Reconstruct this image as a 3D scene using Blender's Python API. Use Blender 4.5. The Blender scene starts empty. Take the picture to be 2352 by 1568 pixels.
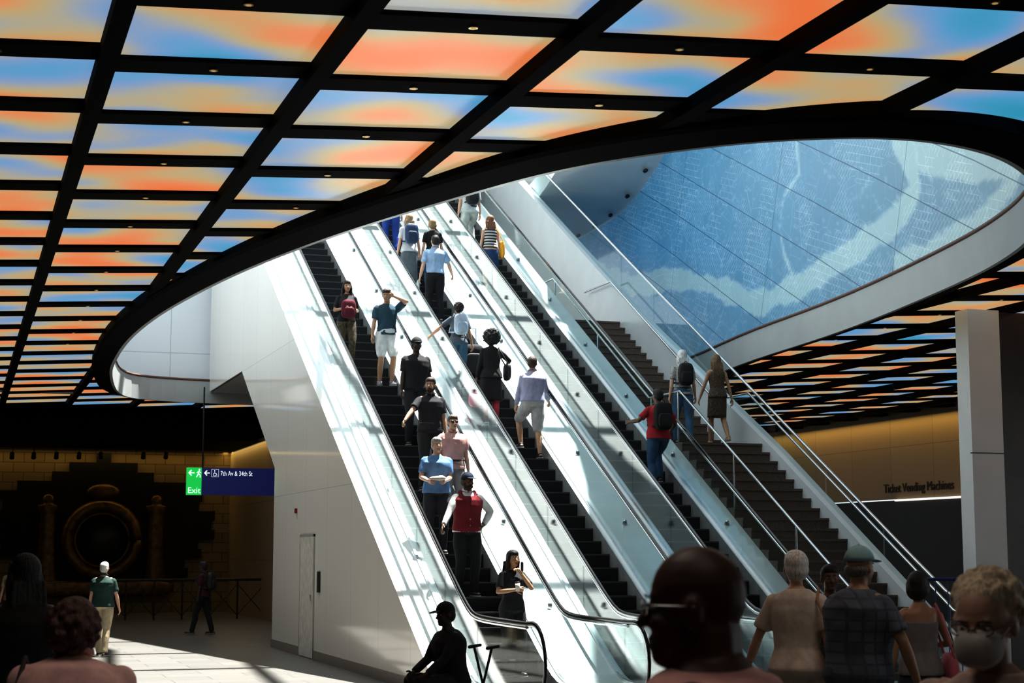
import bpy, bmesh, math, random
import numpy as np
from mathutils import Vector, Matrix
random.seed(4)
V=Vector
# ---------------------------------------------------------------- camera
F0=3800.0; TH=math.radians(7.21); PS=math.radians(18.40); CH=1.85
Fv=V((math.sin(PS)*math.cos(TH),math.cos(PS)*math.cos(TH),math.sin(TH)))
Rv=V((math.cos(PS),-math.sin(PS),0)); Uv=Rv.cross(Fv)
CAM=V((0,0,CH))
def ray(u,v): return Fv+Rv*((u-1176)/F0)+Uv*((784-v)/F0)
def proj(p):
    d=V(p)-CAM; z=d.dot(Fv)
    if z<.1: return (-9999,-9999,z)
    return (1176+F0*d.dot(Rv)/z,784-F0*d.dot(Uv)/z,z)
cd=bpy.data.cameras.new("camera"); cam=bpy.data.objects.new("camera",cd)
bpy.context.collection.objects.link(cam); bpy.context.scene.camera=cam
cd.sensor_width=36; cd.lens=F0/2352*36; cd.clip_end=400
M=Matrix((Rv,Uv,-Fv)).transposed().to_4x4(); M.translation=CAM; cam.matrix_world=M
cd.dof.use_dof=True; cd.dof.focus_distance=25; cd.dof.aperture_fstop=6.3
sc_=bpy.context.scene
sc_.view_settings.view_transform='Standard'
sc_.view_settings.exposure=.30; sc_.view_settings.gamma=.78
# ---------------------------------------------------------------- materials
MC={}
def nt(name):
    m=bpy.data.materials.new(name); m.use_nodes=True
    t=m.node_tree; return m,t,t.nodes["Principled BSDF"]
def mat(name,col,rough=.6,metal=0,var=.12,scale=8,bump=0,spec=.5,stretch=None,coord='Object'):
    if name in MC: return MC[name]
    m,t,b=nt(name); n=t.nodes; l=t.links
    tc=n.new('ShaderNodeTexCoord'); nz=n.new('ShaderNodeTexNoise'); nz.inputs['Scale'].default_value=scale
    nz.inputs['Detail'].default_value=4
    mp=n.new('ShaderNodeMapping'); l.new(tc.outputs[coord],mp.inputs[0]); l.new(mp.outputs[0],nz.inputs['Vector'])
    if stretch: mp.inputs['Scale'].default_value=stretch
    cr=n.new('ShaderNodeValToRGB')
    cr.color_ramp.elements[0].position=.3; cr.color_ramp.elements[1].position=.7
    cr.color_ramp.elements[0].color=(*[c*(1-var) for c in col],1)
    cr.color_ramp.elements[1].color=(*[min(1,c*(1+var)) for c in col],1)
    l.new(nz.outputs['Fac'],cr.inputs[0]); l.new(cr.outputs[0],b.inputs['Base Color'])
    b.inputs['Roughness'].default_value=rough; b.inputs['Metallic'].default_value=metal
    b.inputs['Specular IOR Level'].default_value=spec
    if bump:
        bp=n.new('ShaderNodeBump'); bp.inputs['Strength'].default_value=bump; bp.inputs['Distance'].default_value=.02
        l.new(nz.outputs['Fac'],bp.inputs['Height']); l.new(bp.outputs[0],b.inputs['Normal'])
    MC[name]=m; return m
def emis(name,col,st):
    if name in MC: return MC[name]
    m,t,b=nt(name); b.inputs['Base Color'].default_value=(*col,1)
    b.inputs['Emission Color'].default_value=(*col,1); b.inputs['Emission Strength'].default_value=st
    MC[name]=m; return m
def glassmat(name,tint=(.92,.97,.97)):
    m=bpy.data.materials.new(name); m.use_nodes=True; t=m.node_tree; n=t.nodes; l=t.links
    n.remove(n["Principled BSDF"]); o=n["Material Output"]
    tr=n.new('ShaderNodeBsdfTransparent'); tr.inputs[0].default_value=(*tint,1)
    gl=n.new('ShaderNodeBsdfGlossy'); gl.inputs['Roughness'].default_value=.05
    lw=n.new('ShaderNodeLayerWeight'); lw.inputs['Blend'].default_value=.5
    pw=n.new('ShaderNodeMath'); pw.operation='POWER'; pw.inputs[1].default_value=5; l.new(lw.outputs['Facing'],pw.inputs[0])
    ad=n.new('ShaderNodeMath'); ad.operation='MULTIPLY_ADD'; ad.inputs[1].default_value=.85; ad.inputs[2].default_value=.04; l.new(pw.outputs[0],ad.inputs[0])
    mx=n.new('ShaderNodeMixShader'); l.new(ad.outputs[0],mx.inputs[0]); l.new(tr.outputs[0],mx.inputs[1]); l.new(gl.outputs[0],mx.inputs[2])
    l.new(mx.outputs[0],o.inputs[0]); MC[name]=m; return m
def tilemat(name,col,mortar,bw,bh,ms,axes='XY',rough=.35,var=.08,offset=.0,spec=.5):
    m,t,b=nt(name); n=t.nodes; l=t.links
    g=n.new('ShaderNodeNewGeometry'); s=n.new('ShaderNodeSeparateXYZ'); c=n.new('ShaderNodeCombineXYZ')
    l.new(g.outputs['Position'],s.inputs[0])
    ix={'X':0,'Y':1,'Z':2}; l.new(s.outputs[ix[axes[0]]],c.inputs[0]); l.new(s.outputs[ix[axes[1]]],c.inputs[1])
    br=n.new('ShaderNodeTexBrick'); l.new(c.outputs[0],br.inputs['Vector']); br.inputs['Scale'].default_value=1
    br.inputs['Brick Width'].default_value=bw; br.inputs['Row Height'].default_value=bh; br.inputs['Mortar Size'].default_value=ms
    br.inputs['Mortar Smooth'].default_value=.1; br.offset=offset
    br.inputs['Color1'].default_value=(*[x*(1-var) for x in col],1); br.inputs['Color2'].default_value=(*[min(1,x*(1+var)) for x in col],1)
    br.inputs['Mortar'].default_value=(*mortar,1)
    l.new(br.outputs['Color'],b.inputs['Base Color']); b.inputs['Roughness'].default_value=rough
    b.inputs['Specular IOR Level'].default_value=spec
    MC[name]=m; return m
BLACK=mat('black_metal',(.012,.012,.013),.45,.0,.2)
STEEL=mat('brushed_steel',(.66,.67,.68),.2,.9,.06,30)
RUBBER=mat('rubber_handrail',(.02,.02,.022),.12,0,.1,spec=.9)
STEP=mat('escalator_step_metal',(.016,.016,.018),.5,.3,.3,60,stretch=(40,1,1))
NOSE=mat('step_edge',(.10,.10,.10),.4,.5,.1)  # grey nosing, colour lightened to imitate sun streaks on the steps
DECK=mat('deck_white_steel',(.86,.90,.89),.18,.2,.03,3)
WHITE=mat('white_paint',(.82,.83,.84),.4,0,.03,2)
WALLW=tilemat('white_wall_panels',(.88,.86,.80),(.60,.59,.55),1.83,2.9,.005,'YZ',.08,.008)
GREYW=mat('grey_parapet',(.70,.74,.76),.3,0,.03,2)
GRAN=mat('speckled_granite',(.13,.10,.078),.55,0,.6,90)
GRANL=mat('granite_base',(.28,.25,.22),.5,0,.35,60)
FLOOR=tilemat('stone_floor',(.16,.157,.148),(.08,.08,.08),1.2,.6,.006,'XY',.35,.07,.5,spec=.25)
GLASS=glassmat('balustrade_glass')
DARKC=mat('dark_ceiling',(.008,.0075,.007),.8,spec=.03)
BRONZE=mat('bronze',(.14,.075,.025),.45,.8,.5,6,bump=.5)
TAN=tilemat('tan_brick',(.22,.155,.07),(.09,.065,.04),.6,.3,.012,'XZ',.7,.12,.5,spec=.2)
TANY=tilemat('tan_panel',(.42,.32,.19),(.26,.2,.13),2.2,1.6,.01,'YZ',.5,.04,0)
DKB=mat('dark_bronze_cladding',(.04,.03,.026),.3,.4,.2,3)
# ---------------------------------------------------------------- mesh helpers
COL=bpy.context.collection
def link(o,parent=None,kind=None,label=None,cat=None,group=None):
    COL.objects.link(o)
    if parent: o.parent=parent
    if kind: o["kind"]=kind
    if label: o["label"]=label
    if cat: o["category"]=cat
    if group: o["group"]=group
    return o
def mk(name,v,f,m,smooth=False,midx=None,**k):
    me=bpy.data.meshes.new(name); me.from_pydata([tuple(x) for x in v],[],f)
    for mm in (m if isinstance(m,(list,tuple)) else [m]): me.materials.append(mm)
    if midx: me.polygons.foreach_set('material_index',midx)
    bm=bmesh.new(); bm.from_mesh(me); bmesh.ops.recalc_face_normals(bm,faces=bm.faces); bm.to_mesh(me); bm.free()
    if smooth: me.polygons.foreach_set('use_smooth',[True]*len(me.polygons))
    me.update(); o=bpy.data.objects.new(name,me); return link(o,**k)
def boxg(x0,x1,y0,y1,z0,z1):
    v=[(x0,y0,z0),(x1,y0,z0),(x1,y1,z0),(x0,y1,z0),(x0,y0,z1),(x1,y0,z1),(x1,y1,z1),(x0,y1,z1)]
    f=[(0,3,2,1),(4,5,6,7),(0,1,5,4),(1,2,6,5),(2,3,7,6),(3,0,4,7)]; return v,f
def box(name,x0,x1,y0,y1,z0,z1,m,**k):
    v,f=boxg(x0,x1,y0,y1,z0,z1); return mk(name,v,f,m,**k)
def prism(name,poly,x0,x1,m,**k):
    n=len(poly); v=[(x0,y,z) for y,z in poly]+[(x1,y,z) for y,z in poly]
    f=[tuple(range(n)),tuple(range(2*n-1,n-1,-1))]+[(i,(i+1)%n,n+(i+1)%n,n+i) for i in range(n)]
    return mk(name,v,f,m,**k)
def strip(name,ys,top,bot,x0,x1,m,**k):
    v=[];f=[]
    for y in ys:
        v+=[(x0,y,bot(y)),(x1,y,bot(y)),(x1,y,top(y)),(x0,y,top(y))]
    for i in range(len(ys)-1):
        a=4*i
        for j in range(4): f.append((a+j,a+(j+1)%4,a+4+(j+1)%4,a+4+j))
    f+=[(0,1,2,3),(len(v)-4,len(v)-3,len(v)-2,len(v)-1)]
    return mk(name,v,f,m,**k)
def empty(name,loc,**k):
    o=bpy.data.objects.new(name,None); o.location=loc; o.empty_display_size=.2; return link(o,**k)
def par(o,p):
    o.parent=p; o.matrix_parent_inverse=Matrix.Translation(-V(p.location)) if p.type=='EMPTY' else p.matrix_world.inverted(); return o
def sp(x,e): return math.copysign(abs(x)**e,x)
class Geo:
    def __init__(s): s.v=[];s.f=[];s.m=[]
    def add(s,v,f,mi=0):
        b=len(s.v); s.v+=[V(x) for x in v]; s.f+=[tuple(i+b for i in q) for q in f]; s.m+=[mi]*len(f)
    def rings(s,R,mi=0):
        n=len(R[0]); v=[p for r in R for p in r]; f=[]
        for i in range(len(R)-1):
            for j in range(n): f.append((i*n+j,i*n+(j+1)%n,(i+1)*n+(j+1)%n,(i+1)*n+j))
        f.append(tuple(range(n-1,-1,-1))); f.append(tuple((len(R)-1)*n+j for j in range(n))); s.add(v,f,mi)
    def basis(s,d):
        d=d.normalized(); a=V((1,0,0)) if abs(d.x)<.8 else V((0,1,0)); x=a.cross(d).normalized(); return x,d.cross(x)
    def tube(s,pts,rs,n=10,mi=0,round_=True,flat=1.0):
        pts=[V(p) for p in pts]; R=[]
        x=None
        for i,p in enumerate(pts):
            d=(pts[min(i+1,len(pts)-1)]-pts[max(i-1,0)])
            if d.length<1e-6: d=V((0,0,1))
            d.normalize()
            if x is None: x,y=s.basis(d)
            else: x=(x-d*x.dot(d)).normalized(); y=d.cross(x)
            def ring(c,r): return [c+x*(r*math.cos(2*math.pi*j/n))+y*(r*flat*math.sin(2*math.pi*j/n)) for j in range(n)]
            if i==0 and round_:
                for a in (75,50,25): R.append(ring(p-d*rs[i]*math.sin(math.radians(a)),rs[i]*math.cos(math.radians(a))))
            R.append(ring(p,rs[i]))
            if i==len(pts)-1 and round_:
                for a in (25,50,75): R.append(ring(p+d*rs[i]*math.sin(math.radians(a)),rs[i]*math.cos(math.radians(a))))
        s.rings(R,mi)
    def ell(s,c,r,rot=None,e=1.0,n=14,k=9,mi=0):
        c=V(c); v=[];f=[]
        for i in range(k+1):
            t=-math.pi/2+math.pi*i/k
            for j in range(n):
                p=2*math.pi*j/n
                q=V((r[0]*sp(math.cos(t),e)*sp(math.cos(p),e),r[1]*sp(math.cos(t),e)*sp(math.sin(p),e),r[2]*sp(math.sin(t),e)))
                if i in (0,k): q=V((0,0,-r[2] if i==0 else r[2]))
                if rot: q=rot@q
                v.append(c+q)
        vv=[v[0]]; 
        for i in range(1,k): vv+=v[i*n:(i+1)*n]
        vv.append(v[-1]); L=len(vv)-1
        for j in range(n):
            f.append((0,1+(j+1)%n,1+j)); f.append((L,L-n+j,L-n+(j+1)%n))
        for i in range(k-2):
            for j in range(n): f.append((1+i*n+j,1+i*n+(j+1)%n,1+(i+1)*n+(j+1)%n,1+(i+1)*n+j))
        s.add(vv,f,mi)
    def mesh(s,name='g'):
        me=bpy.data.meshes.new(name); me.from_pydata([tuple(p) for p in s.v],[],s.f); return me
def remesh(g,vox,smooth=3):
    me=g.mesh(); o=bpy.data.objects.new('tmp',me); COL.objects.link(o)
    bm=bmesh.new(); bm.from_mesh(me); bmesh.ops.recalc_face_normals(bm,faces=bm.faces); bm.to_mesh(me); bm.free()
    r=o.modifiers.new('r','REMESH'); r.mode='VOXEL'; r.voxel_size=vox
    if smooth:
        q=o.modifiers.new('s','SMOOTH'); q.iterations=smooth; q.factor=.5
    dg=bpy.context.evaluated_depsgraph_get(); ev=o.evaluated_get(dg)
    out=bpy.data.meshes.new_from_object(ev)
    vs=np.empty(len(out.vertices)*3); out.vertices.foreach_get('co',vs); vs=vs.reshape(-1,3)
    fs=[tuple(p.vertices) for p in out.polygons]
    bpy.data.objects.remove(o); bpy.data.meshes.remove(me); bpy.data.meshes.remove(out)
    h=Geo(); h.v=[V(x) for x in vs]; h.f=fs; h.m=[0]*len(fs); return h
def folds(h,amp,seed):
    # cloth wrinkles: push vertices outward along soft diagonal folds
    if not h.v: return h
    P_=np.array([tuple(p) for p in h.v]); N_=np.zeros_like(P_)
    F_=np.array([f[:3] for f in h.f]); nn=np.cross(P_[F_[:,1]]-P_[F_[:,0]],P_[F_[:,2]]-P_[F_[:,0]])
    for k in range(3): np.add.at(N_,F_[:,k],nn)
    N_/=np.maximum(np.linalg.norm(N_,axis=1,keepdims=True),1e-12)
    r=np.random.RandomState(seed); w=0
    for k in range(5):
        a=r.uniform(-1,1,3)*(14+9*k)*np.array([.8,.8,1.1]); w=w+np.sin(P_@a+r.rand()*6+1.5*np.sin(P_[:,2]*9+k))/(1+.35*k)
    w=np.where(w>0,w,w*.4); P_=P_+N_*(w*amp)[:,None]
    h.v=[V(x) for x in P_]; return h
def gobj(name,g,mats,parent=None,sc=1.0,**k):
    me=bpy.data.meshes.new(name); me.from_pydata([tuple(p*sc) for p in g.v],[],g.f)
    for mm in mats: me.materials.append(mm)
    me.polygons.foreach_set('material_index',g.m); me.polygons.foreach_set('use_smooth',[True]*len(g.f))
    bm=bmesh.new(); bm.from_mesh(me); bmesh.ops.recalc_face_normals(bm,faces=bm.faces); bm.to_mesh(me); bm.free()
    o=bpy.data.objects.new(name,me); return link(o,parent=parent,**k)
# ---------------------------------------------------------------- people
def ik(S,T,l1,l2,pole):
    d=T-S; L=min(max(d.length,.12),(l1+l2)*.998); u=d.normalized(); T=S+u*L
    a=(l1*l1-l2*l2+L*L)/(2*L); h=math.sqrt(max(l1*l1-a*a,0))
    p=pole-u*pole.dot(u); p.normalize(); return S+u*a+p*h,T
def cloth(c,rough=.85,sc=11,var=.2,bump=.45): return mat('cloth_%d_%d_%d'%tuple(int(x*999) for x in c),c,rough,0,var,sc,bump,stretch=(1,1,.6))
def skinm(c): return mat('skin_%d'%int(c[0]*999),c,.5,0,.10,14,.12)
LIGHT=(.62,.38,.27); TAN_S=(.45,.26,.16); BROWN=(.16,.085,.05); DARKS=(.06,.032,.02)
TM=[(-.10,.10,.085,0),(-.05,.15,.11,0),(.03,.168,.12,-.005),(.14,.158,.113,0),(.28,.146,.105,.005),(.45,.156,.115,.005),(.62,.170,.125,.005),(.78,.176,.120,0),(.88,.152,.096,-.008),(.95,.098,.074,-.01),(1.02,.064,.062,-.008)]
TF=[(-.10,.10,.085,0),(-.05,.152,.115,0),(.03,.17,.125,-.01),(.14,.155,.11,0),(.28,.122,.092,.005),(.45,.135,.102,.008),(.62,.15,.125,.02),(.74,.152,.122,.016),(.87,.138,.088,-.005),(.94,.09,.068,-.01),(1.02,.056,.056,-.008)]
PC=[0]
def person(loc,yaw,H,label,skin=LIGHT,fem=False,hair=('short',(.03,.02,.015)),top=None,bottom=None,shoes=(.03,.03,.03),
           hands=None,feet=None,lean=0.0,hy=0,hp=0,fat=1.0,ph=.95,cap=None,beard=None,vest=None,vox=.012,curl=.5,shorts_len=.8,poles=None,mask=None,hd=(None,None),neck=.012,nkw=1.0,shw=1.0):
    sc=H/(1.785-neck); PC[0]+=1; sd0=PC[0]*7
    T=TF if fem else TM
    P=V((0,0,ph)); sd=V((0,math.sin(lean),math.cos(lean))); L=.555; yd=V((0,math.cos(lean),-math.sin(lean)))
    def tring(s,rx,ry,yo,inf=0,n=20):
        c=P+sd*(s*L)+yd*yo; fx=fat if s<.85 else (shw if s<.97 else 1)
        return [c+V((1,0,0))*((rx*fx+inf)*sp(math.cos(2*math.pi*j/n),.9))+yd*((ry*fx+inf)*sp(math.sin(2*math.pi*j/n),.9)) for j in range(n)]
    sx=(.168 if not fem else .148)*shw
    SH=[P+sd*(L*.87)+V((s*sx,0,0)) for s in (-1,1)]
    HP=[P+V((s*.092,0,-.02)) for s in (-1,1)]
    feet=feet or [(-.10,.03,0),(.11,-.03,0)]
    hands=hands or [(-.27,.03,.80),(.27,.05,.80)]
    EL=[];WR=[]
    for i,s in enumerate((-1,1)):
        pole=V(poles[i]) if poles and poles[i] else V((s*.6,-1,-.4))
        e,w=ik(SH[i],V(hands[i]),.285,.25,pole); EL.append(e);WR.append(w)
    KN=[];AN=[]
    for i,s in enumerate((-1,1)):
        k,a=ik(HP[i],V(feet[i])+V((0,-.02,.085)),.435,.43,V((s*.12,1,.15))); KN.append(k);AN.append(a)
    g=Geo(); g.rings([tring(*q) for q in T])
    ar=.9 if fem else 1.0
    for i,s in enumerate((-1,1)):
        m=(SH[i]+EL[i])/2
        g.tube([SH[i]+V((-s*.03,0,0)),SH[i]+V((s*.012,0,-.03)),m,EL[i]],[.05*ar,.057*ar,.046*ar,.037*ar])
        m=EL[i].lerp(WR[i],.35)
        g.tube([EL[i],m,WR[i]],[.037*ar,.040*ar,.026*ar])
        m=HP[i].lerp(KN[i],.4); g.tube([HP[i],m,KN[i]],[.088,.080*fat,.055])
        m=KN[i].lerp(AN[i],.35)+V((0,-.012,0)); g.tube([KN[i],m,AN[i]],[.054,.056,.037])
        ft=V(feet[i]); g.tube([V((ft.x,AN[i].y-.03,AN[i].z-.04)),V((ft.x+s*.02,AN[i].y+.14,AN[i].z-.055))],[.036,.03])
    # head
    N=P+sd*(L*1.0); HB=N+V((0,.012,.035-neck)); hm=Matrix.Rotation(math.radians(hy),3,'Z')@Matrix.Rotation(math.radians(hp),3,'X')
    hx=lambda p: HB+hm@V(p)
    g.tube([N-sd*.05,N+V((0,.004,.03-neck*.5)),hx((0,-.008,.075))],[(.062 if not fem else .05)*nkw,(.054 if not fem else .045)*nkw,(.054 if not fem else .044)*nkw])
    g.ell(hx((0,.002,.148)),(.075,.094,.094),hm,n=20,k=12)
    g.ell(hx((0,.04,.085)),(.06,.058,.07),hm,n=16,k=10)
    g.ell(hx((0,.068,.035)),(.034,.032,.026),hm)
    g.ell(hx((0,.078,.148)),(.05,.02,.012),hm)
    for s in (-1,1):
        g.ell(hx((s*.078,.0,.115)),(.011,.022,.033),hm,n=10,k=7)
        g.ell(hx((s*.036,.07,.095)),(.024,.024,.022),hm)
    g.tube([hx((0,.09,.135)),hx((0,.116,.099))],[.009,.0135],n=8)
    if vox<.008:
        for zz,rr_ in ((.066,.009),(.052,.010)): g.tube([hx((-.022,.088,zz)),hx((0,.098,zz)),hx((.022,.088,zz))],[rr_*.6,rr_,rr_*.6],n=8)
    fing=Geo()
    for i,s in enumerate((-1,1)):
        d=(WR[i]-EL[i]).normalized()
        if hd[i]: d=V(hd[i]).normalized()
        w=d.cross(V((s*1.0,0,0)));
        if w.length<.3: w=V((0,1,0))
        w=w.normalized()*(1 if w.y>=0 or abs(w.y)<.2 else -1); nn=d.cross(w).normalized()
        if nn.x*s>0: nn=-nn
        rot=Matrix((w,d,nn)).transposed()
        g.ell(WR[i]+d*.05,(.038,.056,.017),rot,e=.8)
        for q,(o,ln) in enumerate(zip((-.029,-.01,.01,.028),(.056,.07,.075,.066))):
            b=WR[i]+d*.088+w*o; c1=curl*(.8+.12*q)
            d1=(d*math.cos(c1)+nn*math.sin(c1)); d2=(d*math.cos(2.1*c1)+nn*math.sin(2.1*c1))
            fing.tube([b-d*.02,b+d1*ln*.5,b+d1*ln*.5+d2*ln*.5],[.0095,.0088,.0072],n=6)
        b=WR[i]+d*.028+w*.033; dt=(d*.65+w*.6+nn*.35).normalized()
        fing.tube([b,b+dt*.035,b+dt*.035+(dt+d*.6).normalized()*.03],[.0115,.0105,.0085],n=6)
    body=remesh(g,vox,2)
    body.add(fing.v,fing.f,0)
    e=Geo()
    for s in (-1,1):
        e.ell(hx((s*.031,.085,.128)),(.013,.0105,.0055),hm,n=10,k=7,mi=1)
        e.ell(hx((s*.031,.0925,.128)),(.0055,.004,.005),hm,n=8,k=6,mi=2)
        e.tube([hx((s*.016,.098,.147)),hx((s*.032,.099,.151)),hx((s*.048,.090,.146))],[.003,.0035,.002],n=5,mi=2)
    e.tube([hx((-.022,.092,.058)),hx((0,.1005,.060)),hx((.022,.092,.058))],[.003,.006,.003],n=6,mi=3)
    b0=len(body.v); body.v+=e.v; body.f+=[tuple(i+b0 for i in q) for q in e.f]; body.m+=e.m
    sm=skinm(skin); hc=mat('hair_%d_%d'%(int(hair[1][0]*999),int(hair[1][2]*999)),hair[1],.55,0,.4,30,.6,stretch=(3,3,.5))
    mats=[sm,mat('eye_white',(.55,.52,.5),.3),mat('eye_dark',(.015,.01,.008),.3),mat('lip_%d'%int(skin[0]*999),(skin[0]*.8,skin[1]*.55,skin[2]*.55),.45)]
    pb=gobj('person',body,mats,sc=sc,label=label,cat='person')
    pb.location=loc; pb.rotation_euler=(0,0,math.radians(yaw))
    W=Matrix.Translation(V(loc))@Matrix.Rotation(math.radians(yaw),4,'Z')@Matrix.Scale(sc,4)
    # hair
    st=hair[0]; h=Geo()
    if st in('short','long','bob'):
        h.ell(hx((0,-.014,.158)),(.085,.098,.095),hm,n=20,k=12)
        h.ell(hx((0,-.04,.115)),(.081,.070,.08),hm)
        h.ell(hx((0,.014,.194)),(.077,.084,.060),hm,n=18,k=10)
    if st=='fringe': 
        h.ell(hx((0,-.03,.11)),(.083,.072,.05),hm)
    if st=='long':
        h.ell(hx((0,-.045,.05)),(.088,.06,.13),hm); h.ell(hx((0,-.06,-.06)),(.10,.045,.15),hm)
        for s in(-1,1): h.tube([hx((s*.07,.02,.17)),hx((s*.088,.015,.08)),hx((s*.09,.0,-.06))],[.02,.024,.018])
        for q in range(7):
            x=-.085+.028*q; h.tube([hx((x,-.09,.08)),hx((x*1.1,-.105,-.05)),hx((x*1.15,-.09,-.19-.012*(q%3)))],[.016,.016,.009],n=8)
    if st=='bob':
        h.ell(hx((0,-.03,.09)),(.096,.08,.09),hm)
        for s in(-1,1): h.ell(hx((s*.078,.01,.11)),(.022,.045,.07),hm)
    if st in('afro','curly','curlybob'):
        R={'afro':.165,'curly':.105,'curlybob':.098}[st]
        rr=random.Random(3); cz=.165 if st!='curly' else .13
        h.ell(hx((0,-.035,cz)),(R*.95,R*.95,R*.95),hm)
        h.ell(hx((0,-.01,.19)),(.08,.085,.062),hm)
        nb_=170 if st=='afro' else 130
        for q in range(nb_):
            a=rr.uniform(0,6.28); z=rr.uniform(-.9,1); r2=math.sqrt(1-z*z)
            dx=V((r2*math.cos(a),r2*math.sin(a),z))
            if dx.y>.35 and z<.45: continue
            h.ell(hx(V((0,-.035,cz))+dx*R*.95),(R*(.13 if st=='afro' else .17),)*3,hm,n=8,k=6)
    if st!='bald':
        gobj('hair',remesh(h,max(vox*.7,.007),1 if 'cur' in st or st=='afro' else 2),[hc],parent=pb,sc=sc)
    if beard:
        bg=Geo(); bg.ell(hx((0,.052,.045)),(.056,.054,.042),hm,n=16,k=10)
        for s in(-1,1): bg.ell(hx((s*.055,.02,.08)),(.014,.03,.05),hm)
        bg.ell(hx((0,.1,.076)),(.028,.008,.006),hm)
        gobj('beard',remesh(bg,.008,1),[mat('beard_hair',beard,.7,0,.3,60,.6)],parent=pb,sc=sc)
    if mask:
        mg=Geo(); mg.ell(hx((0,.072,.074)),(.064,.060,.056),hm,e=.8,n=20,k=12)
        for s in(-1,1): mg.tube([hx((s*.055,.07,.085)),hx((s*.08,.0,.13))],[.003,.003],n=5)
        gobj('face_mask',mg,[cloth(mask)],parent=pb,sc=sc)
    if cap:
        cg=Geo(); n=20; R=[]
        for a in (0,15,30,45,60,75,88):
            r=math.cos(math.radians(a)); z=math.sin(math.radians(a))
            R.append([hx((.090*r*math.cos(2*math.pi*j/n),.0+.108*r*math.sin(2*math.pi*j/n),.165+.100*z)) for j in range(n)])
        cg.rings(R); cg.ell(hx((0,.125,.168)),(.07,.072,.008),hm@Matrix.Rotation(-.15,3,'X'),n=16,k=6)
        cg.ell(hx((0,-.002,.265)),(.008,.008,.005),hm,n=8,k=5)
        gobj('cap',cg,[cloth(cap)],parent=pb,sc=sc)
    # shirt
    if top:
        c=top['c']; kind=top.get('k','tee'); tg=Geo(); cm=top.get('m') or cloth(c)
        lo=top.get('lo',-.02); inf=top.get('inf',.014)
        RR=[q for q in T if q[0]>=lo and q[0]<(1.0 if kind not in('tank','tube') else (.9 if kind=='tank' else .80))]
        rs=[tring(*q,inf=inf+(.006 if q[0]<.35 else 0)) for q in RR]
        if kind not in('tank','tube'): rs.append(tring(.985,.082,.072,-.008,inf=.004))
        rs.insert(0,tring(lo-.03,RR[0][1],RR[0][2],RR[0][3],inf=inf+.012))
        tg.rings(rs)
        for i,s in enumerate((-1,1)):
            S0=SH[i]+V((-s*.05,0,-.005)); S1=SH[i]+V((s*.013,0,-.03))
            if kind in('tee','shirt'):
                e2=SH[i].lerp(EL[i],.78 if kind=='tee' else .8); tg.tube([S0,S1,e2],[.052,.067*ar,.066*ar],round_=False,n=14)
                tg.ell(SH[i]+V((s*.002,0,-.014)),(.062,.062,.056))
            if kind=='long':
                tg.tube([S0,S1,SH[i].lerp(EL[i],.5),EL[i]],[.052,.066*ar,.060*ar,.052*ar],n=14)
                tg.tube([EL[i],EL[i].lerp(WR[i],.5),EL[i].lerp(WR[i],.93)],[.052*ar,.047*ar,.038*ar],round_=False,n=14)
                tg.ell(SH[i]+V((s*.002,0,-.014)),(.062,.062,.056))
            if kind=='tank': tg.tube([P+sd*(L*.82)+V((s*.08,.09,0)),P+sd*(L*.97)+V((s*.085,0,0)),P+sd*(L*.82)+V((s*.08,-.09,0))],[.022,.022,.022])
        gobj(top.get('n','shirt'),folds(remesh(tg,vox,2),.0036 if kind not in('tank','tube') else .0015,sd0),[cm],parent=pb,sc=sc)
        if kind=='shirt' or top.get('collar'):
            cg=Geo(); 
            cg.tube([N+V((.062*nkw*math.cos(a),.01+.062*nkw*math.sin(a),.018-.02*math.sin(a))) for a in np.linspace(math.pi*.62,math.pi*2.38,14)],[.014]*14,n=6,flat=1.6)
            gobj('collar',cg,[cm],parent=pb,sc=sc)
    if vest:
        vg=Geo(); RR=[q for q in T if q[0]>=-.06 and q[0]<.9]
        rs=[tring(*q,inf=.03) for q in RR]; vg.rings(rs)
        for s in(-1,1): vg.tube([P+sd*(L*.8)+V((s*.10,.10,0)),P+sd*(L*.96)+V((s*.105,0,.018)),P+sd*(L*.8)+V((s*.10,-.10,0))],[.04,.034,.04])
        vm=folds(remesh(vg,vox,2),.002,sd0+1)
        for q in range(4): vm.ell(P+sd*(L*(.12+.16*q))+V((0,.160,0)),(.011,.006,.011),mi=1,n=8,k=5)
        gobj('vest',vm,[cloth(vest),mat('gold_button',(.7,.5,.15),.3,.8)],parent=pb,sc=sc)
    if bottom:
        c=bottom['c']; k=bottom['k']; bgm=Geo(); cm=bottom.get('m') or cloth(c)
        if k in('pants','shorts'):
            hi=bottom.get('hi',.17)
            rs=[tring(*q,inf=.019) for q in T if q[0]<hi]; rs.append(tring(hi,.156 if not fem else .146,.112,0,inf=.014)); bgm.rings(rs)
            for i,s in enumerate((-1,1)):
                if k=='shorts':
                    e2=HP[i].lerp(KN[i],shorts_len); bgm.tube([HP[i],HP[i].lerp(KN[i],.4),e2],[.112,.104*fat,.090],round_=True,n=14)
                else:
                    bgm.tube([HP[i],HP[i].lerp(KN[i],.4),KN[i]],[.106,.098*fat,.072],n=14)
                    bgm.tube([KN[i],KN[i].lerp(AN[i],.35)+V((0,-.012,0)),AN[i]+V((0,.005,-.01))],[.072,.071,.06],round_=False,n=14)
            gobj('shorts' if k=='shorts' else 'trousers',folds(remesh(bgm,vox,2),.003,sd0+2),[cm],parent=pb,sc=sc)
            bl=Geo(); r=tring(hi-.03,.156 if not fem else .146,.112,0,inf=.02); r2=tring(hi+.03,.154 if not fem else .144,.112,0,inf=.02); bl.rings([r,r2])
            gobj('belt',bl,[mat('leather_belt',(.03,.02,.012),.5)],parent=pb,sc=sc)
        else:
            ln=bottom.get('len',.45); fl=bottom.get('fl',.05); rs=[]
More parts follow.
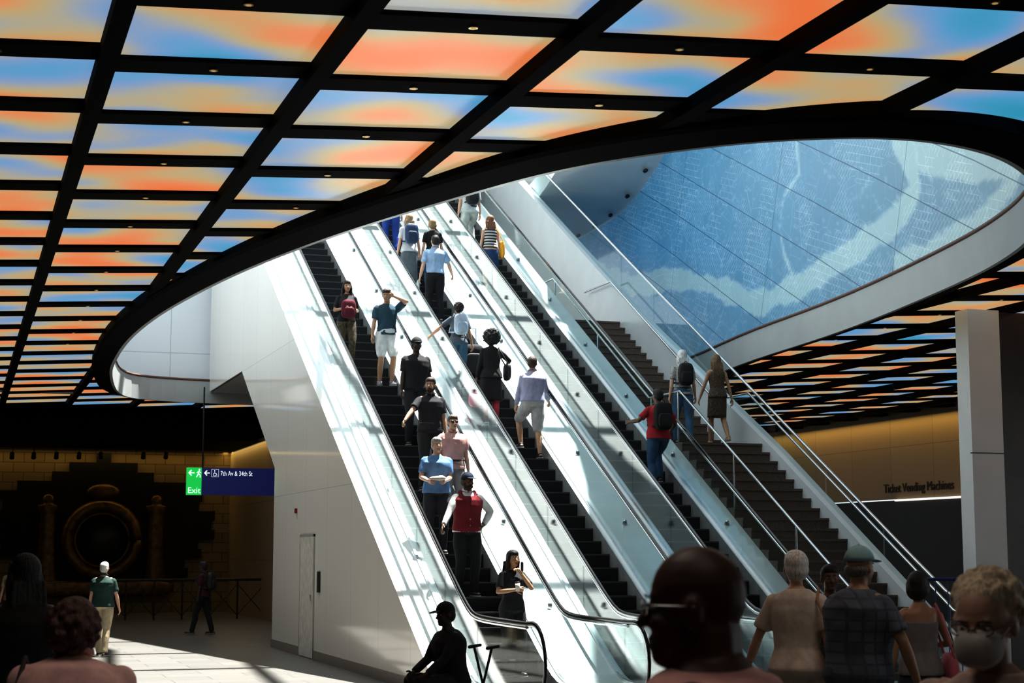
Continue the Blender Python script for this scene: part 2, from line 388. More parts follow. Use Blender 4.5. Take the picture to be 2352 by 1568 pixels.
            mid=(KN[0]+KN[1])/2
            n=36
            for q in range(11):
                t=q/10; z=P.z+.10-t*ln; cy=(mid.y*t*.7)
                rx=(.14+.045*min(1,t*4)+fl*t)*fat; ry=(.105+.035*min(1,t*4)+fl*t)
                rs.append([V((rx*math.cos(2*math.pi*j/n)*(1+.05*t*math.sin(j*2*math.pi/n*7)),cy+ry*math.sin(2*math.pi*j/n)*(1+.05*t*math.sin(j*2*math.pi/n*7)),z)) for j in range(n)])
            bgm.rings(rs[::-1]); gobj('skirt',bgm,[cm],parent=pb,sc=sc)
    for i,s in enumerate((-1,1)):
        sg=Geo(); a=AN[i]; z=a.z-.085
        sg.ell(V((a.x+s*.01,a.y+.055,z+.035)),(.046,.135,.035),Matrix.Rotation(-s*.12,3,'Z'),e=.75)
        sg.tube([V((a.x,a.y,z+.05)),V((a.x,a.y,z+.10))],[.047,.044],round_=False)
        sg.ell(V((a.x+s*.01,a.y+.055,z+.012)),(.049,.14,.013),Matrix.Rotation(-s*.12,3,'Z'),e=.6,mi=1)
        gobj('shoe',sg,[cloth(shoes,.5),mat('shoe_sole',(.35,.33,.3),.7)],parent=pb,sc=sc)
    return dict(o=pb,W=W,WR=WR,EL=EL,SH=SH,P=P,N=N,hx=hx,sc=sc,sd=sd,L=L)
def wobj(name,g,mats,W,**k):
    g.v=[W@p for p in g.v]; return gobj(name,g,mats,**k)
def backpack(p,c,label,s=1.0,pocket=None):
    W=p['W']; e=empty('backpack',W@V((0,-.2,1.1)),label=label,cat='backpack')
    sd=p['sd']; C=p['P']+sd*(p['L']*.62)+V((0,-.205,0)); M1=cloth(c,.6); M2=cloth(pocket or tuple(x*.7 for x in c),.6)
    g=Geo(); g.ell(C,(.15*s,.085*s,.225*s),e=.55,n=24,k=14); par(wobj('pack_body',g,[M1],W),e)
    g=Geo(); g.ell(C+V((0,-.085*s,-.07*s)),(.115*s,.035*s,.115*s),e=.5,n=20,k=10); par(wobj('front_pocket',g,[M2],W),e)
    g=Geo(); g.tube([C+V((-.03,-.0,.22*s)),C+V((0,-.01,.26*s)),C+V((.03,0,.22*s))],[.008]*3,n=6); par(wobj('handle',g,[M2],W),e)
    for q in(-1,1):
        A=p['P']+sd*(p['L']*.92)+V((q*.088,0,0))
        g=Geo(); g.tube([A+V((0,-.13,-.06)),A+V((0,-.08,.035)),A+V((0,-.01,.065)),A+V((0,.085,.02)),A+V((q*.01,.145,-.10)),A+V((q*.05,.13,-.24)),A+V((q*.10,.02,-.31)),A+V((q*.04,-.13,-.33))],[.02]*8,n=8,flat=.35)
        par(wobj('shoulder_strap',g,[M2],W),e)
    return e
def bag(p,side,c,label,drop=.45,size=(.05,.15,.16),name='handbag',x=.25):
    W=p['W']; q=side; A=p['SH'][0 if q<0 else 1]+V((0,0,.055)); B=V((q*x,-.04,A.z-drop-.1))
    e=empty(name,W@B,label=label,cat='bag')
    g=Geo(); g.ell(B,size,e=.6,n=20,k=12); par(wobj('bag_body',g,[cloth(c,.6)],W),e)
    g=Geo(); g.tube([B+V((0,.10,size[2]*.8)),A+V((q*.0,.085,-.06)),A+V((0,.0,.015)),A+V((0,-.09,-.06)),B+V((0,-.10,size[2]*.8))],[.011]*5,n=6); par(wobj('bag_strap',g,[cloth(c,.6)],W),e)
    return e
def railz(y):
    a=1.17+.577*(y-20.87); return .5*(a+1+math.sqrt((a-1)**2+.02))
def steppos(X,k,dy=.17): return V((X,20.575+.3464*k+dy,.2*k))
def onstep(Xc,u,v,H,feet=False,rng=.33,dk=0):
    best=None
    for k in range(1,64):
        p=steppos(Xc,k); q=proj(p+V((0,0,0 if feet else H)))
        if best is None or abs(q[1]-v)<best[0]: best=(abs(q[1]-v),k)
    k=best[1]+dk; bx=min(np.linspace(Xc-rng,Xc+rng,41),key=lambda x:abs(proj(steppos(x,k)+V((0,0,0 if feet else H)))[0]-u))
    return steppos(float(bx),k)
E1,E2,E3=6.93,8.95,10.95
JEAN=(.05,.10,.2); BLK=(.012,.012,.014)
# --- descending, facing the camera
p=onstep(E1,797,643,1.62); q=person(p,180,1.62,"woman in dark maroon top and patterned trousers with backpack straps",skin=TAN_S,fem=True,hair=('long',(.02,.012,.01)),top=dict(c=(.02,.015,.02)),bottom=dict(c=(.10,.08,.05),k='pants',m=mat('camo_cloth',(.10,.08,.05),.8,0,.6,22)),hands=[(-.12,.17,1.18),(.12,.17,1.18)])
g=Geo(); g.ell(V((0,.19,1.17)),(.15,.075,.19),e=.55,n=20,k=12); g.ell(V((0,.26,1.10)),(.11,.03,.1),e=.5); wobj('backpack',g,[cloth((.13,.015,.03))],q['W'],label="maroon backpack worn on the chest",cat='backpack')
p=onstep(E1,888,667,1.80); q=person(p,180,1.80,"man in teal t-shirt and white shorts with hand raised to head",skin=TAN_S,hair=('short',(.04,.025,.015)),top=dict(c=(.025,.07,.10)),bottom=dict(c=(.68,.68,.67),k='shorts'),hands=[(-.10,.13,1.62),(.29,.04,.82)],poles=[(-1,.4,-.6),None],shoes=(.25,.25,.27),hy=-25,hp=-12)
p=onstep(E1,970,780,1.84); q=person(p,180,1.84,"man in black t-shirt and black cap on the escalator",skin=DARKS,cap=(.015,.015,.016),hair=('short',(.01,.01,.01)),top=dict(c=(.012,.012,.013),inf=.025),bottom=dict(c=(.02,.02,.025),k='pants'),fat=1.12)
p=onstep(E1,988,860,1.82); q=person(p,180,1.82,"bearded man in black polo with outstretched hand on the handrail",skin=TAN_S,hair=('short',(.04,.02,.012)),beard=(.05,.025,.015),top=dict(c=(.015,.014,.018),collar=1),bottom=dict(c=(.02,.02,.022),k='pants'),hands=[(-.25,.05,.82),(.52,.30,1.02)],poles=[None,(.3,-.6,-1)],hy=-30,fat=1.12)
p=onstep(E1,1040,945,1.74,rng=.3); q=person(p,180,1.74,"man in pale pink polo shirt wearing sunglasses",skin=LIGHT,hair=('short',(.12,.08,.05)),top=dict(c=(.58,.33,.30),collar=1),bottom=dict(c=(.25,.22,.2),k='pants'),fat=1.1)
W=q['W']; hx=q['hx']; g=Geo()
for s in(-1,1): g.ell(hx((s*.033,.104,.128)),(.026,.006,.018),e=.8,n=12,k=8); g.tube([hx((s*.056,.1,.13)),hx((s*.084,.0,.125))],[.003,.003],n=5)
g.tube([hx((-.01,.11,.132)),hx((.01,.11,.132))],[.003,.003],n=5); wobj('sunglasses',g,[BLACK],W,label="black sunglasses on a man's face",cat='sunglasses')
p=onstep(E1,1003,983,1.74,dk=-1); q=person(p,172,1.74,"grey-haired man in blue t-shirt holding a paper parcel",skin=LIGHT,hair=('short',(.35,.33,.3)),top=dict(c=(.12,.23,.42),inf=.02),bottom=dict(c=(.03,.03,.04),k='pants'),hands=[(-.10,.28,1.10),(.16,.28,1.10)],fat=1.15,hy=10)
g=Geo(); g.ell(V((.03,.38,1.13)),(.12,.06,.035),e=.9,n=18,k=12); g=folds(g,.006,3); wobj('paper_parcel',g,[cloth((.6,.52,.43))],q['W'],label="crumpled white paper parcel held in both hands",cat='parcel')
p=onstep(E1,1072,1078,1.76); q=person(p,180,1.76,"man in red vest, white shirt and dark cap",skin=BROWN,hair=('short',(.02,.02,.02)),beard=(.05,.04,.035),cap=(.02,.03,.06),top=dict(c=(.80,.80,.78),k='long',inf=.014,collar=1),vest=(.20,.013,.022),bottom=dict(c=(.012,.012,.014),k='pants'),hands=[(-.23,.06,1.02),(.46,.26,.94)],poles=[(-1,-.3,.1),(.4,-.6,-1)],fat=1.15,hy=15,hd=((.6,.5,-.5),None))
p=onstep(E1,1175,1248,1.66,rng=.45); q=person(p,188,1.66,"dark-haired woman in black holding a coffee cup and phone",skin=TAN_S,fem=True,hair=('long',(.015,.01,.01)),top=dict(c=(.012,.012,.014),inf=.02),bottom=dict(c=(.012,.012,.014),k='pants'),hands=[(-.06,.17,1.44),(.07,.24,1.22)],poles=[(-1,-.1,-1.2),(1,-.2,-.9)],hy=8,curl=.9)
g=Geo(); g.tube([V((.07,.31,1.20)),V((.07,.31,1.32))],[.026,.036],round_=False,n=16); g.tube([V((.07,.31,1.32)),V((.07,.31,1.335))],[.039,.036],round_=False,n=16,mi=1); wobj('coffee_cup',g,[cloth((.6,.55,.5)),BLACK],q['W'],label="paper coffee cup with dark lid held by a woman",cat='cup')
g=Geo(); g.ell(V((-.07,.17,1.54)),(.008,.035,.07),e=.4); wobj('phone',g,[BLACK],q['W'],label="black mobile phone held to the face",cat='phone')
# --- ascending
p=onstep(E2,898,585,1.78,True); q=person(p,0,1.78,"person in navy shirt and blue jeans riding up",hair=('short',(.03,.02,.02)),top=dict(c=(.02,.04,.15)),bottom=dict(c=(.02,.06,.28),k='pants'))
p=onstep(E2,940,487,1.70); q=person(p,0,1.70,"woman with light hair in long grey skirt wearing a backpack",fem=True,hair=('long',(.35,.24,.14)),top=dict(c=(.6,.6,.62)),bottom=dict(c=(.13,.15,.17),k='skirt',len=.88,fl=.03)); backpack(q,(.03,.06,.13),"dark blue backpack on a woman's back")
p=onstep(E2,1020,530,1.62,dk=2); q=person(p,0,1.62,"woman in black t-shirt with blonde hair riding up",fem=True,hair=('bob',(.3,.2,.1)),top=dict(c=BLK),bottom=dict(c=JEAN,k='pants'))
p=onstep(E2,1000,538,1.80); q=person(p,0,1.80,"man in light blue shirt with rolled sleeves and dark trousers",hair=('short',(.02,.015,.012)),top=dict(c=(.32,.44,.60),k='shirt',lo=.1,inf=.02),bottom=dict(c=(.012,.012,.016),k='pants'),hands=[(-.33,-.02,.85),(.44,.30,1.05)],fat=1.03)
g=Geo(); g.tube([V((-.35,.0,.62)),V((-.35,.0,.80)),V((-.35,.0,.84))],[.033,.033,.014],n=12); wobj('water_bottle',g,[cloth((.6,.68,.7),.2)],q['W'],label="clear plastic water bottle held low",cat='bottle')
p=onstep(E2,1018,690,1.62); q=person(p,0,1.62,"person with dark curly hair in grey tee, arm on handrail",skin=TAN_S,fem=True,hair=('curly',(.03,.02,.015)),top=dict(c=(.12,.14,.17)),bottom=dict(c=(.07,.16,.24),k='pants'),hands=[(-.50,.28,1.10),(.30,.02,.9)]); backpack(q,(.50,.56,.64),"pale grey backpack on a person's back",.95,(.42,.5,.6))
pd=onstep(E2,1075,880,0,True); 
e=empty('suitcase',pd,label="black wheeled soft suitcase standing on the escalator step",cat='suitcase')
g=Geo(); g.ell(pd+V((0.08,-.02,.36)),(.22,.14,.32),e=.5,n=24,k=14); par(gobj('case_body',g,[cloth((.02,.02,.022),.6)]),e)
g=Geo(); g.ell(pd+V((0.08,-.16,.30)),(.17,.03,.2),e=.5,n=20,k=12); par(gobj('case_pocket',g,[cloth((.03,.03,.033),.6)]),e)
g=Geo(); g.tube([pd+V((-.02,.08,.6)),pd+V((-.02,.1,1.0)),pd+V((.18,.1,1.0)),pd+V((.18,.08,.6))],[.01]*4,n=6); par(gobj('pull_handle',g,[STEEL]),e)
for s in(-.08,.24):
    g=Geo(); g.ell(pd+V((s,-.05,.045)),(.02,.045,.045)); par(gobj('wheel',g,[BLACK]),e)
LACE=cloth((.012,.011,.012))
p=onstep(E2,1128,748,1.74); q=person(p,0,1.68,"woman with black afro in black lace dress and red leggings",skin=BROWN,fem=True,hair=('afro',(.012,.01,.01)),top=dict(c=(.012,.011,.012),k='long',inf=.03,n='dress_top'),bottom=dict(c=(.012,.011,.012),k='skirt',len=.55,fl=.06,m=LACE),hands=[(-.28,.1,.80),(.42,.30,1.22)],feet=[(-.1,-.02,0),(.1,.12,.0)],shoes=(.5,.5,.5))
g=Geo()
for s in(-1,1): g.tube([V((s*.095,-.0,.56)),V((s*.10,.0,.12))],[.068,.052],round_=False,n=14)
gobj('leggings',g,[cloth((.45,.05,.08))],parent=q['o'],sc=q['sc'])
bag(q,1,(.015,.015,.017),"black shoulder bag hanging at a woman's hip",drop=.35,x=.3)
g=Geo(); g.ell(V((-.30,.02,.52)),(.13,.08,.15),e=.7); g.tube([V((-.36,.02,.64)),V((-.3,.06,.74)),V((-.24,.02,.64))],[.01]*3,n=6); wobj('shopping_bag',g,[cloth((.65,.03,.10),.5)],q['W'],label="bright red shopping bag carried low",cat='bag')
p=onstep(E2,1222,810,1.76,rng=.4); q=person(p,0,1.76,"man in lavender shirt and grey shorts climbing, hand on rail",skin=TAN_S,hair=('short',(.05,.03,.02)),top=dict(c=(.33,.32,.44),k='long',lo=.1,inf=.028,collar=1),bottom=dict(c=(.36,.34,.34),k='shorts'),hands=[(-.24,.18,.93),(.40,.30,1.05)],feet=[(-.12,.30,.2),(.10,-.08,0)],fat=1.12,shorts_len=.9,hy=-20)
p=onstep(E3,1078,578,1.80,True); q=person(p,0,1.80,"man in pale trousers with a dark backpack near the top",hair=('short',(.03,.02,.02)),top=dict(c=(.55,.58,.58)),bottom=dict(c=(.50,.52,.48),k='pants'),fat=1.15,feet=[(-.14,.0,0),(.14,.28,.2)]); backpack(q,(.015,.017,.02),"black backpack on a man's back",1.0)
def stripes(name,c1,c2,scale,axis='Z'):
    m,t,b=nt(name); n=t.nodes; l=t.links; tc=n.new('ShaderNodeTexCoord'); w=n.new('ShaderNodeTexWave'); w.bands_direction=axis
    w.inputs['Scale'].default_value=scale; l.new(tc.outputs['Object'],w.inputs[0]); cr=n.new('ShaderNodeValToRGB'); cr.color_ramp.interpolation='CONSTANT'
    cr.color_ramp.elements[0].color=(*c1,1); cr.color_ramp.elements[1].color=(*c2,1); cr.color_ramp.elements[1].position=.5
    l.new(w.outputs['Fac'],cr.inputs[0]); l.new(cr.outputs[0],b.inputs['Base Color']); b.inputs['Roughness'].default_value=.85; return m
p=onstep(E3,1127,500,1.66); q=person(p,0,1.66,"woman in striped top and short denim skirt with yellow bag",fem=True,hair=('long',(.22,.10,.05)),top=dict(c=(.5,.5,.5),k='tank',lo=.1,m=stripes('striped_knit',(.03,.03,.03),(.6,.58,.55),5)),bottom=dict(c=(.02,.06,.15),k='skirt',len=.50,fl=.04),shoes=(.5,.4,.3)); bag(q,1,(.75,.36,.03),"mustard yellow shoulder bag",drop=.42,size=(.05,.12,.2),x=.27)
p=onstep(E3,1512,900,1.76,rng=.4); q=person(p,0,1.76,"man in red t-shirt and jeans with black backpack, arm outstretched",skin=BROWN,hair=('short',(.012,.01,.01)),top=dict(c=(.38,.02,.03),inf=.02),bottom=dict(c=(.03,.08,.16),k='pants'),hands=[(-.44,.22,1.22),(.34,.25,1.08)],poles=[(-.5,-.3,-.6),None],feet=[(-.12,-.05,0),(.12,.26,.2)],hy=15,fat=1.1); backpack(q,(.012,.012,.014),"black backpack on the back of a man in red",1.05)
p=V((12.25,27.1,3.74)); q=person(p,-8,1.70,"woman with long white hair and patterned top on stairs",fem=True,hair=('long',(.72,.72,.70)),top=dict(c=(.5,.5,.48),m=mat('speckled_cloth',(.4,.4,.38),.8,0,.8,70)),bottom=dict(c=(.06,.14,.24),k='pants'),feet=[(-.1,.15,0),(.1,-.1,0)]); backpack(q,(.012,.012,.015),"black backpack on a white-haired woman",.95)
p=V((13.05,27.35,3.74)); q=person(p,-5,1.68,"woman with long brown hair in leopard-print dress climbing stairs",fem=True,skin=TAN_S,hair=('long',(.20,.13,.07)),top=dict(c=(.1,.07,.04),k='tank',inf=.012,m=mat('leopard_cloth',(.10,.07,.045),.8,0,.9,60)),bottom=dict(c=(.1,.07,.05),k='skirt',len=.5,fl=.0,m=mat('leopard_cloth',(.10,.07,.045))),hands=[(-.32,.12,.92),(.30,-.02,.85)],feet=[(-.09,.22,0),(.1,-.25,.08)],shoes=(.45,.32,.2),lean=.06)
# --- concourse walkers
def ground(u,v,t):
    d=ray(u,v); return V((d.x*t,d.y*t,0)), CH+d.z*t
def gp(u,v,t,yaw,label,**k):
    loc,H=ground(u,v,t); return person(loc,yaw,H,label,**k)
q=gp(1625,1249,3.45,54,"bald man in salmon shirt wearing glasses, turned aside",skin=(.085,.036,.023),hair=('bald',(0,0,0)),top=dict(c=(.72,.40,.36),inf=.03),bottom=dict(c=(.03,.03,.03),k='pants'),vox=.006,fat=1.2,hp=-2,neck=.055,nkw=1.32,shw=1.22)
W=q['W'];hx=q['hx'];g=Geo()
for s in(-1,1):
    pts=[hx((s*.033+.024*math.cos(a),.102,.127+.016*math.sin(a))) for a in np.linspace(0,2*math.pi,15)]
    g.tube(pts,[.0014]*15,n=6,round_=False); g.tube([hx((s*.057,.099,.132)),hx((s*.080,.05,.13)),hx((s*.086,-.005,.128))],[.0018]*3,n=6)
g.tube([hx((-.008,.105,.13)),hx((.008,.105,.13))],[.0015]*2,n=6); wobj('eyeglasses',g,[STEEL],W,label="thin metal eyeglasses on a bald man",cat='glasses')
q=gp(2272,1322,4.6,130,"older woman with short grey-blonde hair, glasses and face mask",skin=(.5,.3,.21),fem=True,hair=('curlybob',(.62,.50,.35)),mask=(.55,.52,.48),top=dict(c=(.60,.45,.38),k='tee',inf=.02),bottom=dict(c=(.1,.1,.1),k='pants'),vox=.007,fat=1.2,hp=-12,hy=-5,neck=.03,nkw=1.15,shw=1.1)
W=q['W'];hx=q['hx'];g=Geo()
for s in(-1,1):
    pts=[hx((s*.034+.026*math.cos(a),.107,.129+.016*math.sin(a))) for a in np.linspace(0,2*math.pi,15)]
    g.tube(pts,[.002]*15,n=6,round_=False); g.tube([hx((s*.06,.104,.133)),hx((s*.082,.05,.13)),hx((s*.088,-.01,.128))],[.002]*3,n=6)
g.tube([hx((-.008,.109,.13)),hx((.008,.109,.13))],[.002]*2,n=6); wobj('eyeglasses',g,[DKB],W,label="dark framed eyeglasses above a face mask",cat='glasses')
q=gp(172,1372,6.3,-15,"woman with curly dark red hair in a pink blouse",fem=True,hair=('curly',(.08,.028,.018)),top=dict(c=(.80,.50,.45),k='long',inf=.045,collar=1),bottom=dict(c=(.05,.05,.06),k='pants'),vox=.009,fat=1.4,neck=.05,shw=1.25)
bag(q,-1,(.03,.02,.02),"dark leather bag on a wide shoulder strap",drop=.35)
q=gp(62,1272,10,10,"person in dark hooded coat standing in shadow",fem=False,skin=BROWN,hair=('long',(.01,.01,.01)),top=dict(c=(.008,.008,.009),k='long',inf=.04),bottom=dict(c=(.01,.01,.01),k='pants'),fat=1.2)
q=gp(1826,1264,11.8,-35,"woman with short white hair in a loose white blouse",fem=True,hair=('short',(.80,.78,.72)),top=dict(c=(.66,.58,.50),k='tee',inf=.028,lo=-.1),bottom=dict(c=(.42,.36,.28),k='pants'),hands=[(-.40,.16,.88),(.26,-.08,.88)],feet=[(-.1,.24,0),(.1,-.24,0)],fat=1.0,lean=.05,hy=15,neck=.025)
bag(q,1,(.35,.2,.12),"tan leather shoulder bag beside a white blouse",drop=.3)
q=gp(1965,1258,11.0,-65,"man in blue cap and checked shirt pointing ahead",skin=TAN_S,hair=('fringe',(.2,.18,.16)),cap=(.28,.46,.48),top=dict(c=(.09,.11,.15),k='tee',inf=.03,lo=-.1,m=tilemat('checked_cloth',(.12,.145,.19),(.08,.095,.13),.07,.07,.008,'XZ',.85,.2)),bottom=dict(c=(.10,.09,.08),k='pants'),hands=[(-.26,.50,1.34),(.34,.12,.95)],poles=[(-.6,-.3,-1),(1,-.6,-.2)],fat=1.2,hy=0,lean=.04,neck=.03)
q=gp(2108,1312,13.2,-10,"woman in strapless grey top and denim skirt",fem=True,skin=TAN_S,hair=('bob',(.02,.012,.01)),top=dict(c=(.25,.24,.24),k='tube'),bottom=dict(c=(.03,.05,.08),k='skirt',len=.72,fl=.03),feet=[(-.1,.15,0),(.1,-.15,0)],hands=[(-.29,.0,.82),(.20,.28,1.15)],hy=-30)
bag(q,1,(.60,.16,.22),"pink patterned shoulder bag",drop=.5,size=(.05,.13,.22),x=.24)
q=gp(1905,1296,14.5,160,"dark-haired person in dark clothes partly hidden in the crowd",skin=BROWN,hair=('short',(.015,.01,.01)),top=dict(c=(.03,.03,.035)),bottom=dict(c=(.03,.03,.03),k='pants'))
q=gp(240,1290,29.5,-20,"white-haired man in dark green polo and khaki trousers walking",hair=('short',(.75,.73,.70)),top=dict(c=(.015,.05,.04),collar=1,inf=.02),bottom=dict(c=(.45,.38,.26),k='pants'),feet=[(-.1,.18,0),(.1,-.18,0)],hands=[(-.28,-.02,.8),(.31,.08,.82)],fat=1.15)
q=gp(468,1289,37,60,"person in dark red shirt with backpack walking in shadow",skin=DARKS,hair=('short',(.02,.02,.02)),top=dict(c=(.06,.009,.011)),bottom=dict(c=(.012,.012,.018),k='pants'),feet=[(-.1,.25,0),(.1,-.2,0)]); backpack(q,(.02,.02,.02),"dark backpack on a walker")
q=gp(30,1290,34,170,"distant person in pale yellow top standing",fem=True,hair=('long',(.03,.02,.01)),top=dict(c=(.45,.38,.2)),bottom=dict(c=(.03,.03,.04),k='pants'))
# seated man
sl,_=ground(1040,1500,17.3)
q=person(sl,105,1.76,"man in dark clothes and cap sitting on a folding stool",skin=DARKS,hair=('short',(.01,.01,.01)),cap=(.01,.01,.011),top=dict(c=(.012,.012,.014),k='long',inf=.03),bottom=dict(c=(.014,.014,.016),k='pants',hi=.12),ph=.50,lean=.12,hands=[(-.16,.42,.60),(.14,.40,.60)],feet=[(-.16,.48,0),(.14,.42,0)],hp=-5,fat=1.1)
e=empty('folding_stool',sl,label="black metal folding stool under a seated man",cat='stool')
ST=Matrix.Translation(sl)@Matrix.Rotation(math.radians(105),4,'Z')
g=Geo(); g.ell(V((0,-.02,.38)),(.2,.18,.025),e=.4); par(wobj('seat',g,[BLACK],ST),e)
for s in(-1,1):
    for (a,b) in ((-.18,.16),(.16,-.18)):
        g=Geo(); g.tube([V((s*.18,a,.37)),V((s*.18,b,.012))],[.012,.012],n=8); par(wobj('leg',g,[BLACK],ST),e)
for i,(u,du) in enumerate(((1085,45),(1150,-45))):
    l1,_=ground(u,1500,17.1); l2,_=ground(u+du,1500,17.1); l1+=V((0,.25*i,0)); l2+=V((0,.25*i,0))
    e=empty('crutch',l1,label="black metal forearm crutch leaning crossed with another",cat='crutch')
    tp=l2+V((0,0,.86)); g=Geo(); g.tube([l1+V((0,0,.02)),tp],[.014,.014],n=8); par(gobj('shaft',g,[BLACK]),e)
    g=Geo(); ax=(tp-l1).normalized(); sd2=V((1,0,.15)).normalized(); g.tube([tp-sd2*.05,tp+sd2*.07],[.018,.016],n=8); par(gobj('hand_grip',g,[BLACK]),e)
    g=Geo(); g.tube([l1+V((0,0,.02)),l1+ax*.06],[.02,.018],n=8); par(gobj('rubber_foot',g,[BLACK]),e)
# ---------------------------------------------------------------- escalators
def deckz(y): return railz(y)-.88
YE=42.4
ysA=list(np.linspace(17.9,22.5,24))+list(np.linspace(23,YE,40))
def stepmesh():
    me=bpy.data.meshes.new('step'); g=Geo()
    v,f=boxg(-.5,.5,0,.36,-.24,-.012); g.add(v,f,0)
    for i in range(20): v,f=boxg(-.495+i*.05,-.47+i*.05,.012,.35,-.012,0); g.add(v,f,0)
    v,f=boxg(-.5,.5,-.004,.012,-.02,.001); g.add(v,f,1)
    me.from_pydata([tuple(p) for p in g.v],[],g.f); me.materials.append(STEP); me.materials.append(NOSE); me.polygons.foreach_set('material_index',g.m); return me
SM=stepmesh()
def railpath(X,z0=.42):
    P=[]; cy=18.17
    P.append(V((X,18.6,.14)))
    for a in np.linspace(-90,-270,13):
        r=math.radians(a); P.append(V((X,cy+.42*math.cos(r),.578+.438*math.sin(r)+.0)))
    for y in list(np.linspace(18.4,22.5,24))+list(np.linspace(23.5,YE,12)): P.append(V((X,y,railz(y))))
    return P
decks={0:[(5.93,6.2,-.08),(6.2,6.41,0),(7.45,8.43,0)],1:[(9.47,10.43,0)],2:[(11.47,11.95,0)]}
for i,c in enumerate((E1,E2,E3)):
    e=empty('escalator',V((c,19.2,0)),label=["escalator carrying people down beside the white wall","middle escalator with glass balustrades carrying people up","escalator beside the granite stairs carrying people up"][i],cat='escalator')
    for k in range(-3,63):
        o=bpy.data.objects.new('step',SM); COL.objects.link(o); o.parent=e
        o.location=V((0,20.575+.3464*k-19.2,max(.2*k,0.004)))
    par(box('comb_plate',c-.52,c+.52,17.9,19.55,-.02,.012,STEEL),e)
    for s in(-1,1):
        X=c+s*.63
        g=Geo(); g.tube(railpath(X),[.036]*len(railpath(X)),n=10,flat=.5,round_=False); par(gobj('handrail',g,[RUBBER]),e)
        g=Geo(); pp=[p+V((0,0,-.035)) for p in railpath(X)[14:]]; g.tube(pp,[.026]*len(pp),n=8); par(gobj('handrail_guide',g,[STEEL]),e)
        pl=[(18.17+.40*math.cos(math.radians(a)),.578+.42*math.sin(math.radians(a))) for a in np.linspace(270,90,15)]
        yy_=np.linspace(18.3,20.4,12); pl+=[(y,railz(y)-.02) for y in yy_]+[(20.4,deckz(20.4))]+[(y,deckz(y)) for y in yy_[::-1][1:]]
        par(prism('glass_panel',pl,c+s*.60-.006,c+s*.60+.006,GLASS),e)
        y=20.42
        while y<YE-.2:
            y2=min(y+1.5,YE); par(strip('glass_panel',list(np.linspace(y,y2-.015,7)),lambda q:railz(q)-.02,deckz,c+s*.60-.006,c+s*.60+.006,GLASS),e); y=y2
        par(strip('skirt_panel',ysA,deckz,lambda q:max(railz(q)-1.25,-.02),c+s*.51-.008,c+s*.51+.008,mat('skirt_steel',(.55,.56,.57),.3,.6)),e)
        par(strip('glass_clamp_strip',ysA,lambda q:deckz(q)+.03,lambda q:deckz(q)-.02,c+s*.60-.02,c+s*.60+.02,STEEL),e)
    for (x0,x1,o) in decks[i]:
        par(strip('deck_cover',ysA,lambda q:deckz(q)+o,lambda q:max(railz(q)-1.5,0),x0,x1,DECK),e)
    for k in range(9):
        y=22.2+2.1*k; x=(7.94,9.95,11.72)[i]
        g=Geo(); g.tube([V((x,y,deckz(y)-.01)),V((x,y-.02,deckz(y)+.035))],[.05,.035],n=14); par(gobj('deck_stud',g,[STEEL]),e)
# ---------------------------------------------------------------- enclosure walls
dl=lambda y: deckz(y)-.09
poly=[(17.8,0),(32.4,0),(32.4,3.47),(36.7,5.82),(41.7,5.82)]+[(y,dl(y)) for y in np.linspace(41.7,22,12)]+[(y,dl(y)) for y in np.linspace(21.5,17.8,10)]
prism('wall_left',poly,5.86,5.93,WALLW,kind='structure')
box('baseboard_left',5.845,5.862,17.8,32.42,0,.16,GRANL,kind='structure')
drop=lambda y: .55+.30*min(1,max(0,(y-26)/6))
pz=lambda y: railz(y)-drop(y)
rp=[(20.2,0),(32.4,0),(32.4,3.47),(36.7,5.82),(43,5.82),(43,pz(43)),(32,pz(32)),(26,pz(26)),(22,pz(22)),(20.9,pz(20.9)),(20.2,pz(20.2))]
prism('wall_right',rp,13.5,13.72,GREYW,kind='structure')
mk('ceiling_truss',[(5.9,32.4,0),(13.7,32.4,0),(5.9,32.4,3.47),(13.7,32.4,3.47),(5.9,36.7,5.82),(13.7,36.7,5.82),(5.9,43,5.82),(13.7,43,5.82)],[(0,1,3,2),(2,3,5,4),(4,5,7,6)],WHITE,kind='structure')
e=empty('door_1',V((5.85,29,0)),kind='structure')
par(box('door_leaf',5.838,5.86,28.42,29.58,.02,2.1,mat('door_cream',(.82,.80,.74),.2)),e)
for (a,b,c,d) in ((28.38,28.42,0,2.14),(29.58,29.62,0,2.14),(28.38,29.62,2.1,2.14)): par(box('door_frame',5.835,5.862,a,b,c,d,mat('door_frame_grey',(.4,.4,.38),.4)),e)
g=Geo(); g.tube([V((5.82,28.52,.95)),V((5.82,28.52,1.1))],[.012,.012],n=8); par(gobj('door_handle',g,[STEEL]),e)
box('wall_plate',5.835,5.862,27.9,28.08,1.15,1.5,BLACK,label="black wall-mounted control plate on the white wall",cat='wall plate')
o=box('fire_alarm',5.82,5.862,30.02,30.10,2.53,2.62,mat('alarm_red',(.22,.012,.012),.4),label="small red fire alarm on the white wall",cat='fire alarm')
